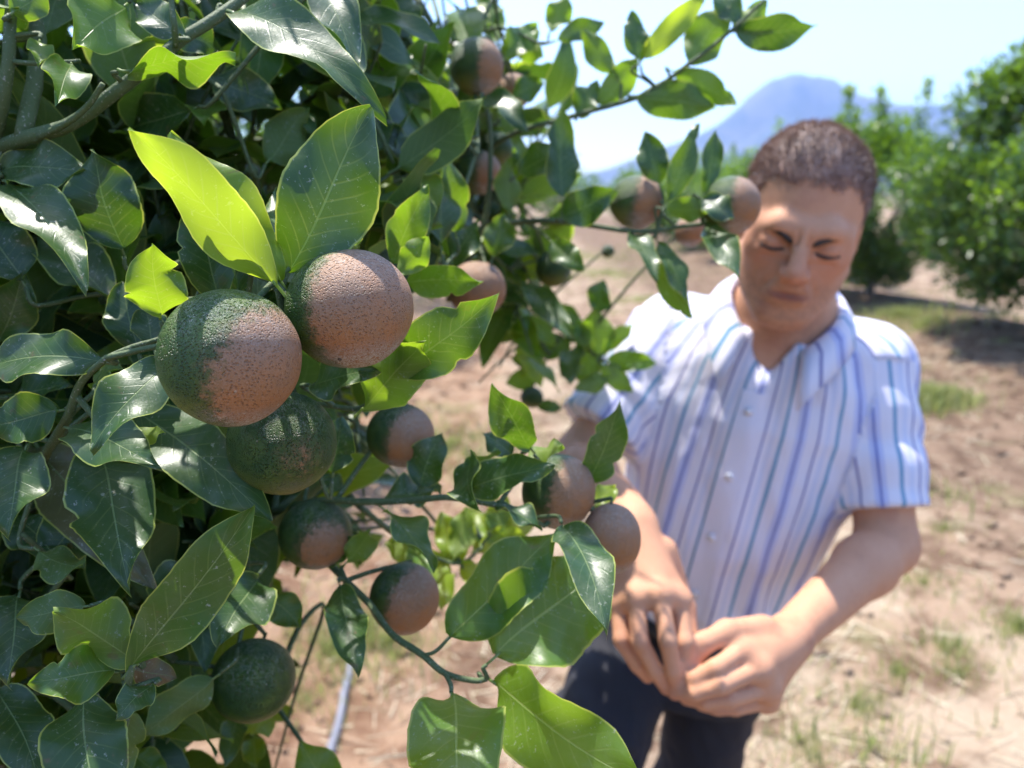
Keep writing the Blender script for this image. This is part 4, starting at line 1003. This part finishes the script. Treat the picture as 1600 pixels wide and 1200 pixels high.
m = MT("skin"); pos = m.n("ShaderNodeTexCoord").outputs["Object"]; n1 = m.noise(pos, 40, 4); n2 = m.noise(pos, 500, 3)
c = m.mix(n1, (.54, .262, .150), (.63, .335, .205)); c = m.mix(m.math('MULTIPLY', m.attr("lip_crease"), .85), c, (.27, .075, .06)); c = m.mix(m.math('MULTIPLY', m.attr("flush"), .5), c, (.50, .20, .13))
c = m.mix(m.math('MULTIPLY', m.attr("stubble"), m.ramp(m.noise(pos, 160, 3), .3, .7, .15, .5)), c, (.20, .12, .095))
c = m.mix(m.ramp(m.noise(pos, 22, 4, .65), .5, .72, 0.0, .3), c, (.33, .115, .075)); c = m.mix(m.ramp(m.noise(pos, 260, 2), .66, .74, 0.0, .35), c, (.24, .10, .06))
M_SKIN = m.done(m.bsdf(c, .62, m.bump(n2, .4, .0008), Specular_IOR_Level=.3, Subsurface_Weight=.10, Subsurface_Radius=(.006, .003, .0015), Subsurface_Scale=1.0))
put(obj("body", mesh("body", V, Q, M_SKIN, attrs={"stubble": stub, "lip_crease": lip_crease, "flush": np.maximum(cheek, tips)})), man)

# hair: shell plus short strands
G = SDF(HC-.15, HC+.16, .0024)
G.ell(H(0, -.014, .038), (.0765, .0955, .0875), RH, .01)
G.ell(H(0, -.055, -.02), (.068, .055, .062), RH, .02)
def front(X):
    q = (X-HC.astype(np.float32))@RH.astype(np.float32)
    x, y, z = q[..., 0], q[..., 1], q[..., 2]
    line = np.where(y > .045, .076 - .012*np.clip(np.abs(x)/.05, 0, 1)**2 + .010*np.clip(np.abs(np.abs(x)-.042)/.02, 0, 1)*0, 0)
    line = .066 - .010*np.cos(x/.045*3.14)*0 - (np.clip(np.abs(x)-.050, 0, .03))*2.6          # hairline height across the forehead
    lim = np.clip((y - .030)/.03, 0, 1)                       # only in front of the temples
    side = -.030 + np.clip((y+.005)/.05, -.5, 1)*.10
    cutz = np.where(y > .03, line, side) + .007*vnoise(x*180, y*120, s=4) + .004*vnoise(x*420, y*300, s=5)
    return (z - cutz)
G.put(lambda X: front(X)*.8, HC-.14, HC+.15, .006, sub=True)
V, Q = G.mesh(); Lh = (V-HC)@RH; N = vnormals(V, Q)
tuft = .0009*fbm(Lh[:, 0]*130, Lh[:, 1]*45, Lh[:, 2]*60, 3, s=2) + .0012*fbm(Lh[:, 0]*40, Lh[:, 1]*30, Lh[:, 2]*30, 2, s=6)
V = V + N*tuft[:, None]; N = vnormals(V, Q); thin = np.clip((Lh[:, 1]-.005)/.05, 0, 1)*np.clip((.105-Lh[:, 2])/.045, 0, 1)
r = np.random.default_rng(3); k = r.integers(0, len(V), 20000); b = V[k]; nb_ = N[k]; lb = Lh[k]
comb = RH@np.array((.25, .75, .25)); d = nb_*.35 + comb*.8 + r.normal(size=b.shape)*.2; d /= np.linalg.norm(d, axis=1)[:, None]
hl = np.where(lb[:, 2] > .05, .009, .0035)*r.uniform(.6, 1.2, len(b)); sd_ = np.cross(d, nb_); sd_ /= np.linalg.norm(sd_, axis=1)[:, None]+1e-9
sv_ = np.stack([b-sd_*.0004, b+sd_*.0004, b+d*hl[:, None]+sd_*.0002, b+d*hl[:, None]-sd_*.0002], 1).reshape(-1, 3)
Q2 = np.arange(len(b))[:, None]*4 + np.array((0, 1, 2, 3)) + len(V)
m = MT("greying_hair"); pos = m.n("ShaderNodeTexCoord").outputs["Object"]
isl = m.n("ShaderNodeNewGeometry").outputs["Random Per Island"]
c = m.mix(m.ramp(isl, .55, 1.0), (.25, .175, .145), (.50, .41, .36)); c = m.mix(m.ramp(m.noise(pos, 55, 4), .45, .7), c, (.42, .32, .275))
c = m.mix(m.math('MULTIPLY', m.attr("thin"), .6), c, (.45, .22, .16))
M_HAIR = m.done(m.bsdf(c, .6, Specular_IOR_Level=.3))
put(obj("hair", mesh("hair", np.vstack([V, sv_]), np.vstack([Q, Q2]), M_HAIR, attrs={"thin": np.concatenate([thin, np.zeros(len(sv_))])})), man)
# brows and lashes
m = MT("dark_brow"); M_BROW = m.done(m.bsdf((.035, .025, .022), .6))
for sx in (-1, 1):
    pp = [H(sx*.011, .0925, .006), H(sx*.026, .0900, .015), H(sx*.039, .0845, .018), H(sx*.046, .0795, .0165)]
    Vt, Ft = tube_arrays(smooth_path(pp, 4), 1.4*np.array([.0025, .0036, .0036, .0036, .0038, .0038, .0036, .0036, .003, .0028, .002, .0015, .001]), 6)
    put(obj("eyebrow", mesh("eyebrow", Vt, fix_tris(Ft), M_BROW)), man)
    pp = [H(sx*.018, .0845, -.0065), H(sx*.033, .0890, -.0080), H(sx*.047, .0805, -.0060)]
    put(obj("eyelashes", tube("eyelashes", smooth_path(pp, 4), .0021, M_BROW, 5)), man)

# shirt
Sd = SDF((-.06, .80, .78), (.72, 1.44, 1.56), .0042)
zs = np.array([-.06, 0, .06, .14, .24, .33, .40, .44, TL+.02]); aw = np.array([.126, .130, .138, .150, .164, .172, .160, .135, .070]); bd_ = np.array([.105, .112, .120, .124, .122, .116, .098, .082, .058])
def torso(X):
    q = (X-HIP.astype(np.float32))@RT.astype(np.float32); x, y, z = q[..., 0], q[..., 1], q[..., 2]
    a = np.interp(z, zs, aw); b = np.interp(z, zs, bd_)
    d = (np.sqrt((x/a)**2 + (y/b)**2)-1)*np.minimum(a, b)*1.1
    return np.maximum(np.maximum(d, z-(TL-.015)), -.055-z)
lo = np.min([T(x, y, z) for x in (-.2, .2) for y in (-.15, .15) for z in (-.08, TL+.05)], 0); hi = np.max([T(x, y, z) for x in (-.2, .2) for y in (-.15, .15) for z in (-.08, TL+.05)], 0)
Sd.put(torso, lo, hi, .01)
hems = []
for S_, E_, f_, ra, rb in ((SHR, ELR, .78, .060, .064), (SHL, ELL, .80, .058, .054)):
    Sd.cap(NECK-up_t*.030-fr_t*.01, S_-up_t*.0, .060, .055, .03)
    q = S_*(1-f_)+E_*f_; a_ = unit(E_-S_); hems.append((q, a_))
    Sd.cap(S_, E_, ra, rb+.004, .024, cut=(q, a_))
Sd.cap(NECK-up_t*.05-fr_t*.03, NECK+up_t*.030, .068, .062, .02)
Sd.cap(NECK+up_t*.12+fr_t*.03, NECK-up_t*.015+fr_t*.02, .068, .047, .006, sub=True)                # neck opening
Sd.cap(NECK-up_t*.0+fr_t*.055, NECK-up_t*.062+fr_t*.102-ax_t*.006, .036, .010, .004, sub=True)     # open V
V, Q = Sd.mesh(); V = relax(V, Q, 2, .5); N = vnormals(V, Q); Lt = (V-HIP)@RT
def seg_t(V, a, b):
    ab = b-a; return ((V-a)@ab)/(ab@ab)
def seg_d(V, a, b):
    t = np.clip(seg_t(V, a, b), 0, 1); return np.linalg.norm(V-a-t[:, None]*(b-a), axis=1)
stripe = np.arctan2(Lt[:, 0], Lt[:, 1]+.02)*.165
stripe = np.where(Lt[:, 1] > -.03, stripe, np.arctan2(Lt[:, 0], .3+0*Lt[:, 0])*.3)
is_sl = np.zeros(len(V))
for S_, E_, sgn in ((SHR, ELR, -1), (SHL, ELL, 1)):
    a_ = unit(E_-S_); e1 = unit(fr_t - a_*(fr_t@a_)); e2 = np.cross(a_, e1); q = V-S_
    an = np.arctan2(q@e2, q@e1)*.058
    on = (Lt[:, 0]*sgn > .03) & (seg_d(V, S_, E_)-.064 < torso(V.astype(np.float32))-.006) & (seg_t(V, S_, E_) > .02)
    stripe = np.where(on, an+.31, stripe); is_sl = np.where(on, 1, is_sl)
# cloth folds: long soft pleats falling from chest and shoulder, creases at elbows and waist
z = Lt[:, 2]; ang_ = np.arctan2(Lt[:, 0], Lt[:, 1])
pl = .0048*np.sin(ang_*11 + 2.2*fbm(ang_*2, z*5, o=2, s=3) + z*7)*np.clip((.36-z)/.3, 0, 1)*np.clip((z+.03)/.1, 0, 1)
pl += .0042*fbm(ang_*3.2, z*9 + ang_*1.5, o=3, s=8)*np.clip((z+.02)/.1, 0, 1)*(1-is_sl) + .0007*fbm(V[:, 0]*60, V[:, 1]*60, V[:, 2]*60, 2, s=1)
for (S_, E_) in ((SHR, ELR), (SHL, ELL)):
    t = seg_t(V, S_, E_); q = V-S_
    pl += is_sl*(np.abs(q@ax_t) < .3)*(seg_d(V, S_, E_) < .085)*.0032*np.clip(1-np.abs(t-.4)*1.3, 0, 1)*np.sin(t*17 + (q@fr_t)*45 + 2*fbm(t*3, q@fr_t*20, o=2, s=4))
pl = pl + .010*np.clip(1-np.abs(z-.05)/.07, 0, 1)*(1-is_sl)      # blousing above the belt
V = V + N*pl[:, None]
m = MT("striped_cotton"); st_ = m.attr("stripe"); pos = m.n("ShaderNodeTexCoord").outputs["Object"]
def line(period, off, width, soft=.0006):
    x = m.math('PINGPONG', m.math('ADD', st_, 50*period+off), period/2)
    return m.ramp(x, width+soft, width-soft)
c = (.80, .77, .86)
c = m.mix(m.math('MULTIPLY', line(.078, .0, .0078), .55), c, (.40, .46, .80))
c = m.mix(m.math('MULTIPLY', line(.078, .0, .0016), .85), c, (.09, .12, .42))
c = m.mix(m.math('MULTIPLY', line(.078, .026, .0024), .85), c, (.05, .28, .46))
c = m.mix(m.math('MULTIPLY', line(.078, .040, .0030), .35), c, (.45, .55, .80))
c = m.mix(m.math('MULTIPLY', line(.078, .053, .0016), .85), c, (.12, .12, .36))
weave = m.noise(pos, 900, 2)
pb = m.bsdf(c, .85, m.bump(weave, .2, .0005), Specular_IOR_Level=.2, Sheen_Weight=.1)
tr = m.n("ShaderNodeBsdfTranslucent", {}, Color=c); mx = m.n("ShaderNodeMixShader", {}, Fac=.10); m.i(mx, "1", pb); m.i(mx, "2", tr.outputs[0])
M_SHIRT = m.done(mx.outputs[0])
shirt = put(obj("shirt", mesh("shirt", V, Q, M_SHIRT, attrs={"stripe": stripe})), man)
bvh = BVHTree.FromPolygons([tuple(v) for v in V], [tuple(int(i) for i in q) for q in Q])
def on_shirt(x, z, off=.001):
    o_ = T(x, .4, z); hit = bvh.ray_cast(Vector(o_), Vector(-fr_t))
    p = np.array(hit[0]) if hit[0] is not None else T(x, .12, z)
    return p + fr_t*off
def child(o, par):     # sub-part of a part that is itself parented to the person
    o.parent = par; o.location = (0, 0, 0); return o
# placket and buttons
zz = np.linspace(TL-.085, .0, 34); rows = []
for z_ in zz: rows.append([on_shirt(-.006+dx, z_, .0022) for dx in (-.015, -.0075, 0, .0075, .015)])
Vp = np.array(rows).reshape(-1, 3); Fp = [(i*5+j, i*5+j+1, (i+1)*5+j+1, (i+1)*5+j) for i in range(len(zz)-1) for j in range(4)]
b = len(Vp); Vp = np.vstack([Vp, Vp-fr_t*.004]); Fp += [tuple(b+q for q in reversed(f)) for f in Fp]
child(obj("placket", mesh("placket", Vp, Fp, M_SHIRT, attrs={"stripe": np.full(len(Vp), .0125)})), shirt)
m = MT("shirt_button"); M_BTN = m.done(m.bsdf((.75, .74, .78), .25))
for z_ in (TL-.11, TL-.20, TL-.29, TL-.38):
    p = on_shirt(-.006, z_, .0035); a = np.arange(12)*math.pi/6
    V1 = [p + .0055*(math.cos(t)*ax_t+math.sin(t)*up_t) for t in a]; V2 = [v+fr_t*.0018 for v in V1]
    Vb = np.array(V1+V2+[p+fr_t*.0012]); Fb = [(j, (j+1) % 12, 12+(j+1) % 12, 12+j) for j in range(12)] + [(12+j, 12+(j+1) % 12, 24, 12+j) for j in range(12)]
    child(obj("button", mesh("button", Vb, fix_tris(Fb), M_BTN)), shirt)
# collar: stand and folded leaf, open at the throat
rows = []; n_a = 40
for i in range(n_a+1):
    a = -math.pi*.86 + i/n_a*math.pi*1.72          # 0 = back of neck
    f = abs(a)/(math.pi*.86)
    dirv = -fr_t*math.cos(a) + ax_t*math.sin(a)
    c0 = NECK + (H(0, -.03, -.055)-NECK)*.42*(1-f**2.2) - up_t*(.042*f**2.2) + fr_t*.012*f
    rad_ = .070 + .004*f
    rows.append([c0 + dirv*(rad_-.004) - up_t*.012, c0 + dirv*rad_*.98 + up_t*.022*(1-.35*f), c0 + dirv*(rad_+.006) + up_t*.026*(1-.35*f), c0 + dirv*(rad_+.018) + up_t*.010 + fr_t*.010*f**3,
                 c0 + dirv*(rad_+.028+.012*f**6) - up_t*(.012+.034*f**7) + fr_t*.024*f**3])
nr = 5; Vc = np.array(rows).reshape(-1, 3); Fc = [(i*nr+j, (i+1)*nr+j, (i+1)*nr+j+1, i*nr+j+1) for i in range(n_a) for j in range(nr-1)]
sc = np.repeat(np.linspace(-.2, .2, n_a+1), nr)
me = mesh("collar", Vc, Fc, M_SHIRT, attrs={"stripe": sc}); co = child(obj("collar", me), shirt)
m = MT("navy_neckband"); rows2 = [[q[0]-up_t*.004+unit(NECK-q[0])*.003, q[1]+unit(NECK-q[1])*.0035] for q in rows]
child(obj("neckband", mesh("neckband", np.array(rows2).reshape(-1, 3), [(i*2, i*2+1, i*2+3, i*2+2) for i in range(n_a)], m.done(m.bsdf((.045, .075, .38), .8)))), shirt)
sm = co.modifiers.new("thick", 'SOLIDIFY'); sm.thickness = .0028; sm.offset = 0
# trousers
Td = SDF((-.34, .70, .02), (.62, 1.62, .98), .006)
zs2 = np.array([-.16, -.10, -.05, .0, .012]); a2 = np.array([.128, .138, .140, .138, .137]); b2 = np.array([.11, .125, .125, .120, .119])
def hips(X):
    q = (X-HIP.astype(np.float32))@RT.astype(np.float32); x, y, z = q[..., 0], q[..., 1], q[..., 2]
    a = np.interp(z, zs2, a2); b = np.interp(z, zs2, b2); d = (np.sqrt((x/a)**2+(y/b)**2)-1)*b*1.1
    return np.maximum(np.maximum(d, z-.012), -.115-z)
Td.put(hips, HIP-.26, HIP+.26, .02)
KR, KL = P(905, 1215, 1.08), np.array((.30, 1.09, .50)); AR, AL = np.array((-.06, 1.02, .09)), np.array((.32, 1.2, .09))
hr, hl_ = T(-.072, .0, -.075), T(.058, .0, -.075)
Td.cap(hr, KR, .080, .070, .012); Td.cap(KR, AR, .070, .056, .02); Td.cap(hl_, KL, .074, .064, .012); Td.cap(KL, AL, .068, .056, .02)
V, Q = Td.mesh(); V = relax(V, Q, 2, .5); N = vnormals(V, Q)
V = V + N*(.006*fbm(V[:, 0]*14, V[:, 1]*14, V[:, 2]*20+V[:, 0]*14, 3, s=3))[:, None] + N*(.007*np.sin(V[:, 2]*95+V[:, 0]*60+2*fbm(V[:, 0]*8, V[:, 2]*8, o=2))*np.exp(-((V[:, 2]-.72)/.09)**2)*(V[:, 0] < .17))[:, None]
m = MT("dark_trousers"); pos = m.n("ShaderNodeTexCoord").outputs["Object"]; n1 = m.noise(pos, 700, 2)
M_TRO = m.done(m.bsdf(m.mix(n1, (.010, .010, .015), (.020, .020, .029)), .85, m.bump(n1, .3, .0006)))
tro = put(obj("trousers", mesh("trousers", V, Q, M_TRO)), man)
bl = []
for i in range(49):
    a = i/48*2*math.pi; bl.append(T(.1585*math.sin(a), .1215*math.cos(a), -.004))
rows = []
for i in range(48):
    a = i/48*2*math.pi; o1 = RT@np.array((math.sin(a), math.cos(a), 0)); p = T(.1375*math.sin(a), .1205*math.cos(a), -.006)
    rows.append([p-up_t*.016, p-up_t*.016+o1*.005, p+up_t*.016+o1*.005, p+up_t*.016])
Vb = np.array(rows).reshape(-1, 3); Fb = [(i*4+j, ((i+1) % 48)*4+j, ((i+1) % 48)*4+(j+1) % 4, i*4+(j+1) % 4) for i in range(48) for j in range(4)]
m = MT("belt_leather"); child(obj("belt", mesh("belt", Vb, Fb, m.done(m.bsdf((.012, .011, .012), .45)))), tro)
m = MT("shoe_leather"); M_SHOE = m.done(m.bsdf((.02, .017, .015), .4))
for A_ in (AR, AL):
    Z = SDF(np.array((A_[0]-.12, A_[1]-.30, -.03)), np.array((A_[0]+.12, A_[1]+.14, .16)), .006)
    g0 = gz(A_[0], A_[1])
    Z.cap((A_[0], A_[1]+.04, g0+.04), (A_[0], A_[1]-.06, g0+.045), .042, .044, .02); Z.cap((A_[0], A_[1]-.06, g0+.04), (A_[0]-.01, A_[1]-.19, g0+.03), .044, .032, .02)
    Z.cap((A_[0], A_[1]+.01, g0+.05), (A_[0], A_[1]+.01, g0+.12), .042, .045, .02)
    V, Q = Z.mesh(); V[:, 2] = np.maximum(V[:, 2], g0-.004); put(obj("shoe", mesh("shoe", V, Q, M_SHOE)), man)

# ------------------------------------------------------------------ air
me = bpy.data.meshes.new("haze"); bm = bmesh.new(); bmesh.ops.create_cube(bm, size=1); bm.to_mesh(me); bm.free()
hz = obj("haze", me, kind="stuff", loc=(0, 0, 228)); hz.scale = (8800, 8800, 460)
mh = bpy.data.materials.new("haze"); mh.use_nodes = True; t_ = mh.node_tree; t_.nodes.clear()
o_ = t_.nodes.new("ShaderNodeOutputMaterial"); v_ = t_.nodes.new("ShaderNodeVolumePrincipled")
v_.inputs["Color"].default_value = (.40, .57, 1.0, 1); v_.inputs["Density"].default_value = .00026; v_.inputs["Anisotropy"].default_value = .2
t_.links.new(v_.outputs[0], o_.inputs["Volume"]); me.materials.append(mh)
